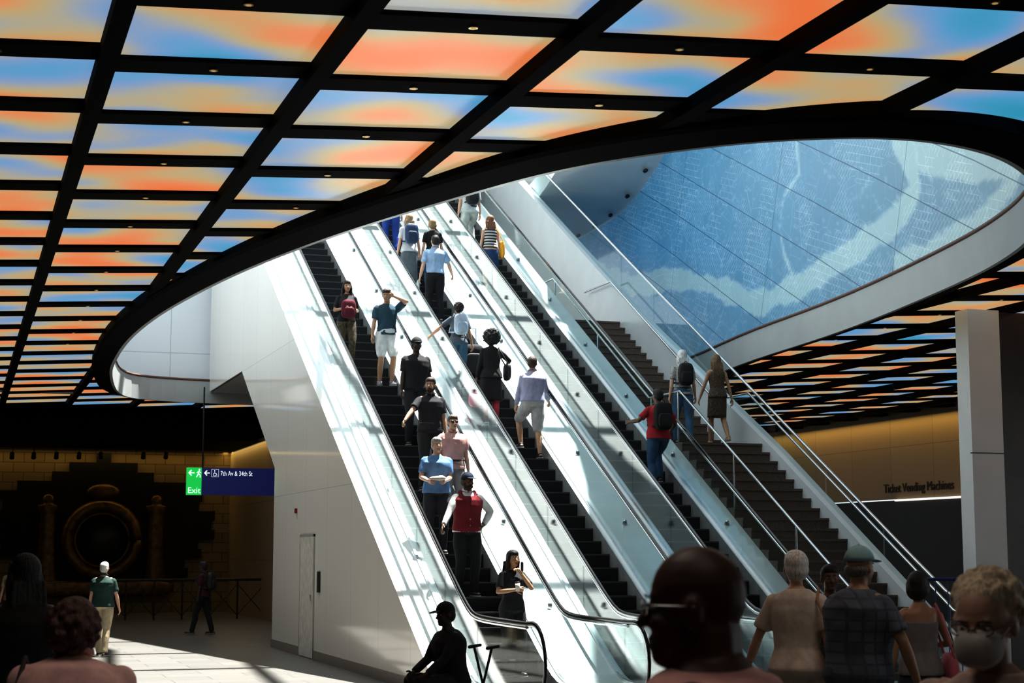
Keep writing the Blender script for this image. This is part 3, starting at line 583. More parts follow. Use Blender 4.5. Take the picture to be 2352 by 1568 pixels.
# ---------------------------------------------------------------- stairs
st=empty('staircase',V((12.7,20.4,0)),label="dark speckled granite staircase beside the escalators",cat='staircase')
def stair(y0,z0,n,run,rise):
    for k in range(n):
        y=y0+k*run; z=z0+(k+1)*rise
        pl=[(y,z-rise-.02),(y,z-.04),(y-.02,z-.04),(y-.02,z),(y+run+.03,z),(y+run+.03,z-rise-.02)]
        par(prism('step',pl,11.95,13.5,GRAN),st)
stair(20.4,0,22,.291,.17)
par(box('landing',11.95,13.5,26.8,28.22,3.5,3.74,GRAN),st)
stair(28.2,3.74,18,.291,.17)
par(box('landing',11.95,13.5,33.4,42.5,6.5,6.8,GRAN),st)
def pathz(X,off):
    return [V((X,20.2,off+.02)),V((X,20.5,off+.1)),V((X,26.8,3.74+off)),V((X,28.2,3.74+off)),V((X,33.4,6.8+off)),V((X,35,6.8+off))]
for X in(12.06,13.40):
    g=Geo(); a=pathz(X,.92); g.tube(a,[.021]*len(a),n=8); par(gobj('stair_handrail',g,[STEEL]),st)
for y,z in ((20.5,.1),(22.6,1.28),(24.7,2.5),(26.9,3.74),(28.1,3.74),(30.8,5.25),(33.3,6.75)):
    g=Geo(); g.tube([V((12.06,y,z)),V((12.06,y,z+.92))],[.016,.016],n=8); par(gobj('rail_post',g,[STEEL]),st)
y=20.9
while y<42:
    par(strip('glass_panel',list(np.linspace(y,y+1.75,3)),railz,lambda q:railz(q)-drop(q)-.02,13.6,13.612,GLASS),st); y+=1.77
g=Geo(); a=[V((13.606,y,railz(y)+.01)) for y in (20.4,21,22,30,42.6)]; g.tube(a,[.026]*5,n=10); par(gobj('top_rail',g,[STEEL]),st)
# ---------------------------------------------------------------- ceiling
ZB=5.66
def cray(u,v,dz=0):
    d=ray(u,v); t=(ZB-CH+dz)/d.z; return V((d.x*t,d.y*t,0))
LP=.12
pix=[(258,862),(262,838),(290,790),(340,745),(400,705),(500,652),(605,605),(750,550),(900,502),(1000,472),(1120,437),(1250,402),(1400,372),(1550,350),(1700,332),(1850,322),(2000,319),(2120,326),(2220,343),(2300,368),(2352,402),(2392,450),(2385,510),(2352,560),(2290,603),(2200,650),(2000,735),(1850,788),(1700,835)]
pts=[cray(u,v,-LP) for u,v in pix]
pts+=[V((15.6,35,0)),V((15.3,39,0)),V((13.5,41.6,0)),V((9,42.1,0)),V((5.9,41.9,0)),V((4.3,41.4,0)),V((3.5,40.2,0))]
n=len(pts); OUT=[]
for i in range(n):
    a,b,c,d=pts[i-1],pts[i],pts[(i+1)%n],pts[(i+2)%n]
    for t in (0,.25,.5,.75): OUT.append(.5*((2*b)+(c-a)*t+(2*a-5*b+4*c-d)*t*t+(3*b-a-3*c+d)*t**3))
for _ in range(4): OUT=[(OUT[i-1]+OUT[i]*2+OUT[(i+1)%len(OUT)])/4 for i in range(len(OUT))]
NO=len(OUT); area=sum(OUT[i].x*OUT[(i+1)%NO].y-OUT[(i+1)%NO].x*OUT[i].y for i in range(NO))
NR=[]
for i in range(NO):
    t=(OUT[(i+1)%NO]-OUT[i-1]).normalized(); q=V((t.y,-t.x,0)); NR.append(q if area>0 else -q)
def offs(i,d): return OUT[i]+NR[i]*d
OA=np.array([(p.x,p.y) for p in OUT])
def sdist(x,y):
    A=OA;B=np.roll(OA,-1,0); P_=np.array((x,y)); d=B-A; t=np.clip(((P_-A)*d).sum(1)/(d*d).sum(1),0,1)
    ds=np.linalg.norm(A+d*t[:,None]-P_,axis=1).min()
    c=((A[:,1]>y)!=(B[:,1]>y)); xi=A[:,0]+(y-A[:,1])/np.where(abs(d[:,1])<1e-9,1e-9,d[:,1])*d[:,0]
    return -ds if (c&(x<xi)).sum()%2 else ds
RB=mat('ring_black',(.006,.006,.007),.7,.0,.1,2,spec=.04); RW=mat('ring_pale',(.46,.48,.48),.4,0,.04,2,spec=.3)
ZT_=6.10
prof=[(.42,.30),(.42,-.02),(.36,-.05),(.06,-LP),(.0,-LP),(0.0,None)]
NP_=len(prof)
v=[];f=[];mi=[]
for i in range(NO):
    for (o,dz) in prof:
        p=offs(i,o); v.append((p.x,p.y,(ZB+dz) if dz is not None else ZT_))
for i in range(NO):
    j=(i+1)%NO
    for k in range(NP_-1): f.append((i*NP_+k,j*NP_+k,j*NP_+k+1,i*NP_+k+1)); mi.append(0 if k<3 else 1)
mk('trim_1',v,f,[RB,RW],smooth=False,midx=mi,kind='structure')
g=Geo(); a=[V((OUT[i].x,OUT[i].y,ZT_+.02)) for i in range(NO)]+[V((OUT[0].x,OUT[0].y,ZT_+.02))]
g.tube(a,[.03]*len(a),n=8,round_=False); gobj('trim_2',g,[mat('brown_lip',(.16,.08,.06),.5)],kind='structure')
bm=bmesh.new(); es=[]
def loop(P_):
    vs=[bm.verts.new(p) for p in P_]
    for i in range(len(vs)): es.append(bm.edges.new((vs[i],vs[(i+1)%len(vs)])))
loop([(-7,-5,ZT_),(26,-5,ZT_),(26,62,ZT_),(-7,62,ZT_)]); loop([(p.x,p.y,ZT_) for p in OUT])
bmesh.ops.triangle_fill(bm,use_beauty=True,edges=es)
for fc in list(bm.faces):
    c=fc.calc_center_median()
    if sdist(c.x,c.y)<-.02: bm.faces.remove(fc)
me=bpy.data.meshes.new('ceiling'); bm.to_mesh(me); bm.free(); me.materials.append(DARKC); link(bpy.data.objects.new('ceiling',me),kind='structure')
# LED material
m,t,b=nt('colour_light_panel'); n_=t.nodes; l=t.links
g_=n_.new('ShaderNodeNewGeometry'); mp=n_.new('ShaderNodeMapping'); mp.inputs['Scale'].default_value=(.74,.88,0); mp.inputs['Location'].default_value=(3.2,7.7,0); l.new(g_.outputs['Position'],mp.inputs[0])
nz=n_.new('ShaderNodeTexNoise'); nz.inputs['Scale'].default_value=1.0; nz.inputs['Detail'].default_value=.5; nz.inputs['Distortion'].default_value=.1; l.new(mp.outputs[0],nz.inputs['Vector'])
nb=n_.new('ShaderNodeTexNoise'); nb.inputs['Scale'].default_value=.16; nb.inputs['Detail'].default_value=0; l.new(g_.outputs['Position'],nb.inputs['Vector'])
mb=n_.new('ShaderNodeMath'); mb.operation='MULTIPLY_ADD'; mb.inputs[1].default_value=.4; l.new(nb.outputs['Fac'],mb.inputs[0]); 
sb=n_.new('ShaderNodeMath'); sb.operation='SUBTRACT'; sb.inputs[1].default_value=.165; l.new(nz.outputs['Fac'],sb.inputs[0]); l.new(sb.outputs[0],mb.inputs[2])
cr=n_.new('ShaderNodeValToRGB'); el=cr.color_ramp.elements; cr.color_ramp.interpolation='B_SPLINE'
cols=[(.16,(.04,.34,.48)),(.32,(.11,.40,.64)),(.42,(.26,.37,.62)),(.50,(.46,.44,.34)),(.58,(.57,.43,.21)),(.67,(.78,.31,.14)),(.82,(.84,.21,.06))]
el[0].position=cols[0][0]; el[0].color=(*cols[0][1],1); el[1].position=cols[1][0]; el[1].color=(*cols[1][1],1)
for p_,c_ in cols[2:]: x=el.new(p_); x.color=(*c_,1)
l.new(mb.outputs[0],cr.inputs[0]); l.new(cr.outputs[0],b.inputs['Emission Color']); b.inputs['Emission Strength'].default_value=.84
b.inputs['Base Color'].default_value=(.05,.05,.05,1); b.inputs['Specular IOR Level'].default_value=.1; LED=m
PX,PY,X0,YF=1.667,1.705,1.047,12.88
PWX,PWY=1.52,1.35; SL=.055
def vis(x,y,mg=150):
    for dx in(0,PWX):
        for dy in(0,-PWY):
            q=proj((x+dx,y+dy,ZB))
            if q[2]>1 and -mg<q[0]<2352+mg and -mg<q[1]<1568+mg: return True
    return False
FM=bpy.data.meshes.new('light_panel'); FM.from_pydata([(0,0,0),(PWX,0,SL*PWX),(PWX,-PWY,SL*PWX),(0,-PWY,0)],[],[(0,1,2,3)]); FM.materials.append(LED)
for i in range(-2,16):
    for j in range(-5,27):
        x=X0+PX*i; y=YF+PY*j
        if x<14.1 and y>46.8: continue
        if x+PWX>25.3 or y>56: continue
        if not vis(x,y): continue
        ds=[sdist(x+a*PWX,y-b*PWY) for a in(0,.5,1) for b in(0,.5,1)]
        if max(ds)<.4: continue
        if min(ds)>.8: me=FM
        else:
            N_=16; vv=[];ff=[]; idx={}
            def vi(a,b2):
                if (a,b2) not in idx: idx[(a,b2)]=len(vv); vv.append((PWX*a/N_,-PWY*b2/N_,SL*PWX*a/N_))
                return idx[(a,b2)]
            for a in range(N_):
                for b2 in range(N_):
                    if sdist(x+PWX*(a+.5)/N_,y-PWY*(b2+.5)/N_)>.33: ff.append((vi(a,b2),vi(a,b2+1),vi(a+1,b2+1),vi(a+1,b2)))
            if len(ff)<6: continue
            me=bpy.data.meshes.new('light_panel'); me.from_pydata(vv,[],ff); me.materials.append(LED)
        o=bpy.data.objects.new('light_panel',me); o.location=(x,y,ZB+.04)
        link(o,label="glowing colour-gradient light panel set in a black grid",cat='ceiling light',group="glowing ceiling panels")
def inter(axis,c,lo,hi,mg=.26):
    A=OA;B=np.roll(OA,-1,0); a=axis; o=1-axis; xs=[]
    for p,q in zip(A,B):
        if (p[a]-c)*(q[a]-c)<0: tt=(c-p[a])/(q[a]-p[a]); xs.append(p[o]+tt*(q[o]-p[o]))
    xs=sorted(xs); seg=[]; cur=lo; 
    for k in range(0,len(xs)-1,2): seg.append((cur,xs[k]-mg)); cur=xs[k+1]+mg
    seg.append((cur,hi)); return [(max(lo,s0),min(hi,s1)) for s0,s1 in seg if s1-s0>.05]
v=[];f=[]
def beam(p):
    b=len(v); v.extend(p); f.extend([tuple(b+i for i in q) for q in [(0,3,2,1),(4,5,6,7),(0,1,5,4),(1,2,6,5),(2,3,7,6),(3,0,4,7)]])
BT=6.0
for i in range(-2,17):
    c=X0+PX*i-(PX-PWX)/2; h=(PX-PWX)/2
    ymax=46.9 if c<14.1 else 57
    ends=[inter(0,c+s*h,2,ymax) for s in(-1,0,1)]
    for k,(a,b2) in enumerate(ends[1]):
        for E_ in(ends[0],ends[2]):
            if len(E_)==len(ends[1]): a=max(a,E_[k][0]); b2=min(b2,E_[k][1])
        beam([(c-h,a,ZB-.005),(c+h,a,ZB-.005),(c+h,b2,ZB-.005),(c-h,b2,ZB-.005),(c-h,a,BT),(c+h,a,BT),(c+h,b2,BT),(c-h,b2,BT)])
for j in range(-6,28):
    c=YF+PY*j+(PY-PWY)/2; h=(PY-PWY)/2
    for i in range(-4,15):
        x0=X0+PX*i
        if c>46.9 and x0<14.1: continue
        N_=8; run=None
        for k in range(N_+1):
            ok=k<N_ and min(sdist(x0+PWX*(k+.5)/N_,c-h),sdist(x0+PWX*(k+.5)/N_,c+h))>.12
            if ok and run is None: run=k
            if not ok and run is not None:
                a,b2=x0+PWX*run/N_,x0+PWX*k/N_; za=ZB+SL*(a-x0); zb=ZB+SL*(b2-x0)
                beam([(a,c-h,za),(b2,c-h,zb),(b2,c+h,zb),(a,c+h,za),(a,c-h,BT),(b2,c-h,BT),(b2,c+h,BT),(a,c+h,BT)]); run=None
mk('trim_3',v,f,mat('grid_black',(.006,.0055,.0055),.75,0,.2,3,spec=.03),kind='structure')
dm=bpy.data.meshes.new('downlight'); g=Geo(); g.tube([V((0,0,0)),V((0,0,-.014))],[.036,.036],n=14,round_=False); g.tube([V((0,0,-.014)),V((0,0,-.016))],[.022,.022],n=12,round_=False,mi=1)
dm.from_pydata([tuple(p) for p in g.v],[],g.f); dm.materials.append(mat('brass_trim',(.30,.2,.08),.4,.8)); dm.materials.append(emis('downlight_glow',(.7,.45,.18),.5)); dm.polygons.foreach_set('material_index',g.m)
for i in range(-2,9):
    for j in range(-4,12):
        x=X0+PX*i+PWX/2; y=YF+PY*j+(PY-PWY)/2
        if sdist(x,y)<.8 or not vis(x,y,50): continue
        o=bpy.data.objects.new('downlight',dm); o.location=(x,y,ZB+SL*PWX/2); link(o,label="small round brass downlight in a black ceiling beam",cat='downlight',group="ceiling downlights")
# ---------------------------------------------------------------- room shell
XE=25.4
box('floor',-7,26,-5,62,-.1,0,FLOOR,kind='structure')
box('wall_west',-7.1,-7,-5,62,0,6.1,DKB,kind='structure')
box('wall_south',-7,26,-5.1,-5,0,6.1,DKB,kind='structure')
box('wall_back',-7,14,52,52.2,0,6.1,TAN,kind='structure')
box('wall_north',14,26,60,60.2,0,6.1,DKB,kind='structure')
box('wall_hall',8,8.2,44,52,0,5,TANY,kind='structure')
box('ceiling_hall',-7,12,47,52,4.95,5.1,DARKC,kind='structure')
box('trim_4',-7,12,46.9,47,4.95,6.1,DARKC,kind='structure')
box('wall_east',XE,XE+.2,18,60,3.32,6.1,TANY,kind='structure')
box('wall_east_shade_panel',XE,XE+.2,18,60,0,3.28,BLACK,kind='structure')  # flat black panel, the alcove's shade is put into its colour
def pc(u,v,X): d=ray(u,v); t=X/d.x; return V((X,d.y*t,CH+d.z*t))
a=pc(2060,1138,XE);b_=pc(2260,1135,XE)
box('wall_light_line',XE-.08,XE,b_.y,a.y,3.25,3.28,emis('line_light',(1,.95,.85),.8),label="thin white light line under lettering",cat='light strip')
a=cray(2193,716); 
e=empty('column',V((a.x+.3,a.y-.15,0)),label="tall pale square column with dark bronze side cladding",cat='column')
cgy=mat('column_grey',(.82,.82,.81),.35,0,.03,2)
par(box('column_shaft',a.x,a.x+.58,a.y-.35,a.y,0,5.66,cgy),e)
par(box('column_joint',a.x-.004,a.x+.584,a.y-.354,a.y-.3,3.37,3.385,BLACK),e)
par(box('column_cladding',a.x+.58,a.x+3,a.y-.2,a.y+.3,0,5.66,DKB),e)
SW=mat('shaft_white',(.70,.74,.78),.45,0,.02,1)
box('wall_shaft_back',0,5.9,42.0,42.2,5.7,15,tilemat('shaft_panels',(.74,.79,.84),(.5,.53,.56),2.45,3.4,.010,'XZ',.4,.006),kind='structure')
box('skylight_blocker_wall',1.6,1.8,12,42,6.2,15,SW,kind='structure')  # unseen wall added to cut the skylight entering the shaft
box('sun_blocker_slab',1.5,22,6,19.3,9,9.4,DARKC,kind='structure')  # unseen slab added to keep the sun off the foreground
box('floor_upper_landing',5.9,18,42.4,58,12.2,12.4,WHITE,kind='structure')
# mural
def mx_(y): return float(np.interp(y,[10,13,15.5,17.3,20,24,27,31,36,42,60],[9.5,11.0,12.1,12.85,13.65,14.45,14.9,15.35,15.9,16.3,16.4]))
def ztop(y): return 10.6+ (0 if y>40 else .09*(40-y)**1.6 if y>33 else .09*7**1.6+(33-y)*.3)
def mray(u,v):
    d=ray(u,v); t=30
    for _ in range(60): t=t*.5+.5*(mx_(d.y*t)/d.x)
    return (d.y*t,CH+d.z*t)
NY,NZ=420,150
ysM=np.linspace(11,52,NY)
riv=[mray(*q) for q in ((1330,600),(1450,655),(1560,640),(1640,655),(1740,700),(1830,660),(1900,610),(1990,560),(2060,500),(2100,440),(2095,380),(2060,300))]
riv2=[mray(*q) for q in ((1830,330),(1835,400),(1800,450),(1790,520),(1800,580),(1830,660))]
riv3=[mray(*q) for q in ((2060,600),(2160,560),(2260,500),(2330,420))]
lake=[mray(*q) for q in ((2352,330),(2250,360),(2180,350),(2090,330))]
def pdist(Y,Z,pl,k=1):
    D=np.full(Y.shape,99.0)
    for (a,b),(c,d) in zip(pl[:-1],pl[1:]):
        dx,dz=c-a,d-b; tt=np.clip(((Y-a)*dx+(Z-b)*dz)/(dx*dx+dz*dz),0,1); D=np.minimum(D,np.hypot(Y-a-dx*tt,Z-b-dz*tt))
    return D
S=np.linspace(0,1,NZ); YY,SS=np.meshgrid(ysM,S,indexing='ij')
ZT=np.array([ztop(y) for y in ysM]); ZZ=6.08+SS*(ZT[:,None]-6.08)
rn=np.random.RandomState(2)
def wob(Y,Z):
    o=0
    for k in range(1,9): o=o+np.sin(Y*k*.9+rn.rand()*6+Z*k*rn.rand()*1.3)*np.cos(Z*k*1.1+rn.rand()*6)/k
    return o
w1=wob(YY,ZZ); w2=wob(YY*1.7,ZZ*1.6); w3=wob(YY*4,ZZ*4)
D=pdist(YY,ZZ,riv)+w1*.06+w3*.045; D2=pdist(YY,ZZ,riv2)+w2*.03; D3=pdist(YY,ZZ,riv3)+w1*.05+w3*.03; D4=pdist(YY,ZZ,lake)+w1*.05
grad=np.clip((YY-15)/23,0,1)
base=np.stack([.17-.10*grad,.28-.03*grad,.35+.07*grad],-1)*(1+.07*w2[...,None]*.5)
wat=np.stack([.34-.10*grad,.46-.04*grad,.48+.02*grad],-1)
msk=np.clip((np.maximum.reduce([.25-D,.05-D2,.16-D3,.4-D4]))/.03,0,1)[...,None]
edge=np.exp(-((np.minimum.reduce([abs(.25-D),abs(.05-D2),abs(.16-D3)]))/.025)**2)[...,None]
colr=base*(1-msk)+wat*msk; colr=colr+edge*.06
rd=np.exp(-(np.minimum(np.minimum(abs(w1),abs(w2-.3)),abs(w2+.5))/.02)**2)[...,None]*(1-msk); colr=np.clip(colr+rd*.07,0,1)
v=[];f=[]
for a in range(NY):
    x=mx_(ysM[a])
    for b_ in range(NZ): v.append((x,float(ysM[a]),float(ZZ[a,b_])))
for a in range(NY-1):
    for b_ in range(NZ-1): k=a*NZ+b_; f.append((k,k+1,k+NZ+1,k+NZ))
m,t,b=nt('mural_map'); n_=t.nodes; l=t.links; vc=n_.new('ShaderNodeVertexColor'); vc.layer_name='Col'
g_=n_.new('ShaderNodeNewGeometry'); s_=n_.new('ShaderNodeSeparateXYZ'); c_=n_.new('ShaderNodeCombineXYZ'); l.new(g_.outputs['Position'],s_.inputs[0]); l.new(s_.outputs[1],c_.inputs[0]); l.new(s_.outputs[2],c_.inputs[1])
def streets(rot,bw_,rh,thr,ns,off,val):
    br=n_.new('ShaderNodeTexBrick'); mp=n_.new('ShaderNodeMapping'); mp.inputs['Rotation'].default_value=(0,0,rot); l.new(c_.outputs[0],mp.inputs[0]); l.new(mp.outputs[0],br.inputs['Vector'])
    br.inputs['Scale'].default_value=1; br.inputs['Brick Width'].default_value=bw_; br.inputs['Row Height'].default_value=rh; br.inputs['Mortar Size'].default_value=.007
    br.inputs['Color1'].default_value=(0,0,0,1);br.inputs['Color2'].default_value=(0,0,0,1);br.inputs['Mortar'].default_value=(val,val,val,1)
    nz=n_.new('ShaderNodeTexNoise'); nz.inputs['Scale'].default_value=ns; mo=n_.new('ShaderNodeMapping'); mo.inputs['Location'].default_value=(off,off,0); l.new(c_.outputs[0],mo.inputs[0]); l.new(mo.outputs[0],nz.inputs['Vector'])
    gt=n_.new('ShaderNodeMath'); gt.operation='GREATER_THAN'; gt.inputs[1].default_value=thr; l.new(nz.outputs['Fac'],gt.inputs[0])
    m3=n_.new('ShaderNodeMath'); m3.operation='MULTIPLY'; l.new(gt.outputs[0],m3.inputs[0]); l.new(br.outputs['Color'],m3.inputs[1]); return m3
s1=streets(.5,.22,.09,.50,.7,0,.11); s2=streets(-.3,.26,.14,.54,.6,9,.10)
vo=n_.new('ShaderNodeTexVoronoi'); vo.feature='DISTANCE_TO_EDGE'; vo.inputs['Scale'].default_value=1.6; l.new(c_.outputs[0],vo.inputs['Vector'])
cm=n_.new('ShaderNodeMath'); cm.operation='LESS_THAN'; cm.inputs[1].default_value=.010; l.new(vo.outputs['Distance'],cm.inputs[0])
mu=n_.new('ShaderNodeMath'); mu.operation='MULTIPLY'; mu.inputs[1].default_value=.06; l.new(cm.outputs[0],mu.inputs[0])
ad=n_.new('ShaderNodeMath'); ad.operation='ADD'; l.new(s1.outputs[0],ad.inputs[0]); l.new(s2.outputs[0],ad.inputs[1])
ad2=n_.new('ShaderNodeMath'); ad2.operation='ADD'; l.new(ad.outputs[0],ad2.inputs[0]); l.new(mu.outputs[0],ad2.inputs[1])
mxn=n_.new('ShaderNodeMix'); mxn.data_type='RGBA'; mxn.blend_type='ADD'; mxn.inputs[0].default_value=1; l.new(vc.outputs[0],mxn.inputs[6]); l.new(ad2.outputs[0],mxn.inputs[7])
b2=n_.new('ShaderNodeTexBrick'); mp2=n_.new('ShaderNodeMapping'); mp2.inputs['Rotation'].default_value=(0,0,-.40); l.new(c_.outputs[0],mp2.inputs[0]); l.new(mp2.outputs[0],b2.inputs['Vector']); b2.offset=0
b2.inputs['Scale'].default_value=1; b2.inputs['Brick Width'].default_value=6; b2.inputs['Row Height'].default_value=.95; b2.inputs['Mortar Size'].default_value=.010
b2.inputs['Color1'].default_value=(1,1,1,1);b2.inputs['Color2'].default_value=(1,1,1,1);b2.inputs['Mortar'].default_value=(.3,.36,.45,1)
mm=n_.new('ShaderNodeMix'); mm.data_type='RGBA'; mm.blend_type='MULTIPLY'; mm.inputs[0].default_value=1; l.new(mxn.outputs[2],mm.inputs[6]); l.new(b2.outputs['Color'],mm.inputs[7])
l.new(mm.outputs[2],b.inputs['Base Color']); b.inputs['Roughness'].default_value=.35
l.new(mm.outputs[2],b.inputs['Emission Color']); b.inputs['Emission Strength'].default_value=.30  # self-glow added to brighten the map, the mural is no lamp
o=mk('wall_mural',v,f,m,smooth=True,kind='structure')
ca=o.data.color_attributes.new('Col','FLOAT_COLOR','POINT'); ca.data.foreach_set('color',np.concatenate([colr,np.ones(colr.shape[:2]+(1,))],-1).reshape(-1))
v=[];f=[]
ysS=np.linspace(11,56,60)
for y in ysS:
    z=ztop(y); w=2.0 if y<33 else 2.4
    v+=[(mx_(y)+.3,y,z),(mx_(y)-w,y,z+.1),(mx_(y)-w,y,z+.7),(mx_(y)+.3,y,z+.7)]
for i in range(len(ysS)-1):
    for j in range(4): f.append((4*i+j,4*i+(j+1)%4,4*i+4+(j+1)%4,4*i+4+j))
mk('ceiling_upper',v,f,WHITE,kind='structure')
for k in range(7):
    y=34+k*1.4; g=Geo(); g.ell(V((mx_(y)-.25,y,ztop(y)-.05)),(.05,.12,.05)); gobj('spotlight',g,[BLACK,],label="small black spotlight along a curved soffit",cat='spotlight',group="soffit spotlights")
for k in range(8):
    y=20+k*4.2; box('skylight_beam',2,15.4,y,y+.22,14.6,14.9,WHITE,label="white steel beam of a glass roof",cat='roof beam',group="glass roof beams")
for k in range(6):
    x=3.2+k*2.3; g=Geo(); g.tube([V((x,20,15.1)),V((x+1.2,34,15.1)),V((x-.4,49,15.1))],[.12]*3,n=8); gobj('skylight_beam',g,[WHITE],label="white steel tube running along a glass roof",cat='roof beam',group="glass roof beams")
for k in range(6):
    x=7+k*1.9; g=Geo(); g.tube([V((x,54,12.4)),V((x+.9,44,17.5))],[.07,.07],n=8); gobj('canopy_strut',g,[STEEL],label="slanted steel strut of a glass canopy",cat='strut',group="canopy struts")
for k in range(5):
    x=6+k*2.2; box('facade_mullion',x,x+.1,56,56.1,12.4,20,STEEL,label="slim steel mullion of a glass entrance facade",cat='mullion',group="facade mullions")
a=pc(1200,520,14.4)
e=empty('advertising_screen',a,label="upright bright blue advertising screen at the upper level",cat='screen')
par(box('screen_face',a.x-.5,a.x+.5,a.y-.02,a.y,a.z-.9,a.z+.9,emis('screen_blue',(.12,.45,.85),1.0)),e); par(box('screen_frame',a.x-.55,a.x+.55,a.y,a.y+.1,a.z-.95,a.z+.95,BLACK),e)
# ---------------------------------------------------------------- text
def text(body,size,loc,rot,m,name='lettering',parent=None,ext=.004,xs=1.0,**k):
    c=bpy.data.curves.new('t','FONT'); c.body=body; c.size=size; c.extrude=ext; o=bpy.data.objects.new('t',c); COL.objects.link(o)
    dg=bpy.context.evaluated_depsgraph_get(); me=bpy.data.meshes.new_from_object(o.evaluated_get(dg)); bpy.data.objects.remove(o)
    R=Matrix.Translation(V(loc))@rot.to_4x4()@Matrix.Diagonal((xs,1,1,1)); me.transform(R); me.materials.clear(); me.materials.append(m)
    q=bpy.data.objects.new(name,me); link(q,**k)
    if parent: par(q,parent)
    return q
RXZ=Matrix.Rotation(math.pi/2,3,'X')
SY=38.0
def sgn(u,v,Y=SY): d=ray(u,v); t=Y/d.y; return V((d.x*t,Y,CH+d.z*t))
A=sgn(428,1136); B=sgn(428,1073); C=sgn(463,1105); 
D_=sgn(660,1105)
e=empty('hanging_exit_sign',V((A.x+.3,SY,A.z)),label="hanging green and blue exit direction sign with white lettering",cat='sign')
WT=emis('sign_white',(.8,.85,.85),.8)
par(box('green_panel',A.x,C.x,SY,SY+.1,A.z,B.z,emis('sign_green',(.01,.45,.08),.85)),e)
par(box('blue_panel',C.x,D_.x,SY,SY+.1,A.z,B.z,emis('sign_blue',(.010,.013,.09),.5)),e)
text('Exit',.19,(A.x+.02,SY-.01,A.z+.04),RXZ,WT,parent=e)
text('7th Av & 34th St',.15,(C.x+.42,SY-.01,B.z-.175),RXZ,WT,parent=e,ext=.001,xs=.72)
def arrow(x,z,s):
    v=[(x,SY-.012,z),(x+.45*s,SY-.012,z+.5*s),(x+.6*s,SY-.012,z+.38*s),(x+.33*s,SY-.012,z+.09*s),(x+s,SY-.012,z+.09*s),(x+s,SY-.012,z-.09*s),(x+.33*s,SY-.012,z-.09*s),(x+.6*s,SY-.012,z-.38*s),(x+.45*s,SY-.012,z-.5*s)]
    par(mk('arrow_symbol',v,[(0,1,2,3),(3,4,5,6),(0,3,6),(0,6,7,8)],WT),e)
arrow(A.x+.03,B.z-.12,.14); arrow(C.x+.05,B.z-.12,.13)
g=Geo(); bx=A.x+.27; bz=B.z-.12
g.ell(V((bx+.01,SY-.01,bz+.07)),(.018,.006,.018)); g.tube([V((bx,SY-.01,bz+.04)),V((bx-.01,SY-.01,bz-.02)),V((bx-.05,SY-.01,bz-.09))],[.012]*3,n=6); g.tube([V((bx-.01,SY-.01,bz-.02)),V((bx+.03,SY-.01,bz-.05)),V((bx+.03,SY-.01,bz-.1))],[.011]*3,n=6); g.tube([V((bx-.045,SY-.01,bz)),V((bx,SY-.01,bz+.035)),V((bx+.045,SY-.01,bz+.0))],[.009]*3,n=6)
par(gobj('running_figure_symbol',g,[WT]),e)
g=Geo(); bx=C.x+.29; g.ell(V((bx,SY-.01,bz+.055)),(.012,.005,.012)); g.tube([V((bx,SY-.01,bz+.035)),V((bx+.005,SY-.01,bz-.01)),V((bx+.04,SY-.01,bz-.012)),V((bx+.055,SY-.01,bz-.05))],[.006]*4,n=5)
g.tube([V((bx+.005+.035*math.cos(a_),SY-.01,bz-.03+.035*math.sin(a_))) for a_ in np.linspace(2.2,5.9,10)],[.005]*10,n=5)
for q_ in ((-.07,-.085,.09,-.085),(.09,-.085,.09,.085),(.09,.085,-.07,.085),(-.07,.085,-.07,-.085)): g.tube([V((bx+q_[0],SY-.01,bz+q_[1])),V((bx+q_[2],SY-.01,bz+q_[3]))],[.003]*2,n=4)
par(gobj('wheelchair_symbol',g,[WT]),e)
px=sgn(466,1073).x; g=Geo(); g.tube([V((px,SY+.05,B.z)),V((px,SY+.05,5.56))],[.02,.02],n=8); par(gobj('hanging_pole',g,[BLACK]),e)
RY=Matrix(((0,0,-1),(-1,0,0),(0,1,0)))
pa=pc(2030,1132,XE-.02); pb_=pc(2190,1120,XE-.02)
tx=text('Ticket Vending Machines',.36,(XE-.02,pa.y,pa.z),RY,mat('letter_dark',(.02,.018,.015),.5),name='wall_lettering',ext=.01,label="dark raised wall lettering above ticket machines",cat='sign')
ysv=[vv.co.y for vv in tx.data.vertices]; sx_=abs(pa.y-pb_.y)/(max(ysv)-min(ysv))
for vv in tx.data.vertices: vv.co.y=pa.y+(vv.co.y-pa.y)*sx_
# ---------------------------------------------------------------- relief on back wall
YB=51.9
def bw(u,v): d=ray(u,v); t=YB/d.y; return V((d.x*t,YB,CH+d.z*t))
ctr=bw(233,1240); 
e=empty('wall_relief',V((ctr.x,YB,.8)),label="plain bronze ring relief between pilasters on dark stepped backing",cat='wall sculpture')
v=[];f=[]
for r_ in range(14):
    z=.75+r_*.29; w=3.3*(1-.06*abs(r_-6)) +(.3 if r_%2 else 0) - (1.1 if r_>10 else 0)-(.9 if r_>12 else 0); b=len(v)
    a_,c_=boxg(ctr.x-w,ctr.x+w,YB-.06,YB+.05,z,z+.29); v+=a_; f+=[tuple(b+i for i in q) for q in c_]
par(mk('stepped_backing',v,f,mat('dark_slate',(.012,.010,.008),.7,spec=.2)),e)
g=Geo(); g.tube([V((ctr.x+1.02*math.cos(a_),YB-.18,ctr.z+1.02*math.sin(a_))) for a_ in np.linspace(0,2*math.pi,41)],[.2]*41,n=10,round_=False); g.tube([V((ctr.x+.8*math.cos(a_),YB-.22,ctr.z+.8*math.sin(a_))) for a_ in np.linspace(0,2*math.pi,41)],[.06]*41,n=8,round_=False)
par(gobj('bronze_ring',g,[BRONZE]),e)
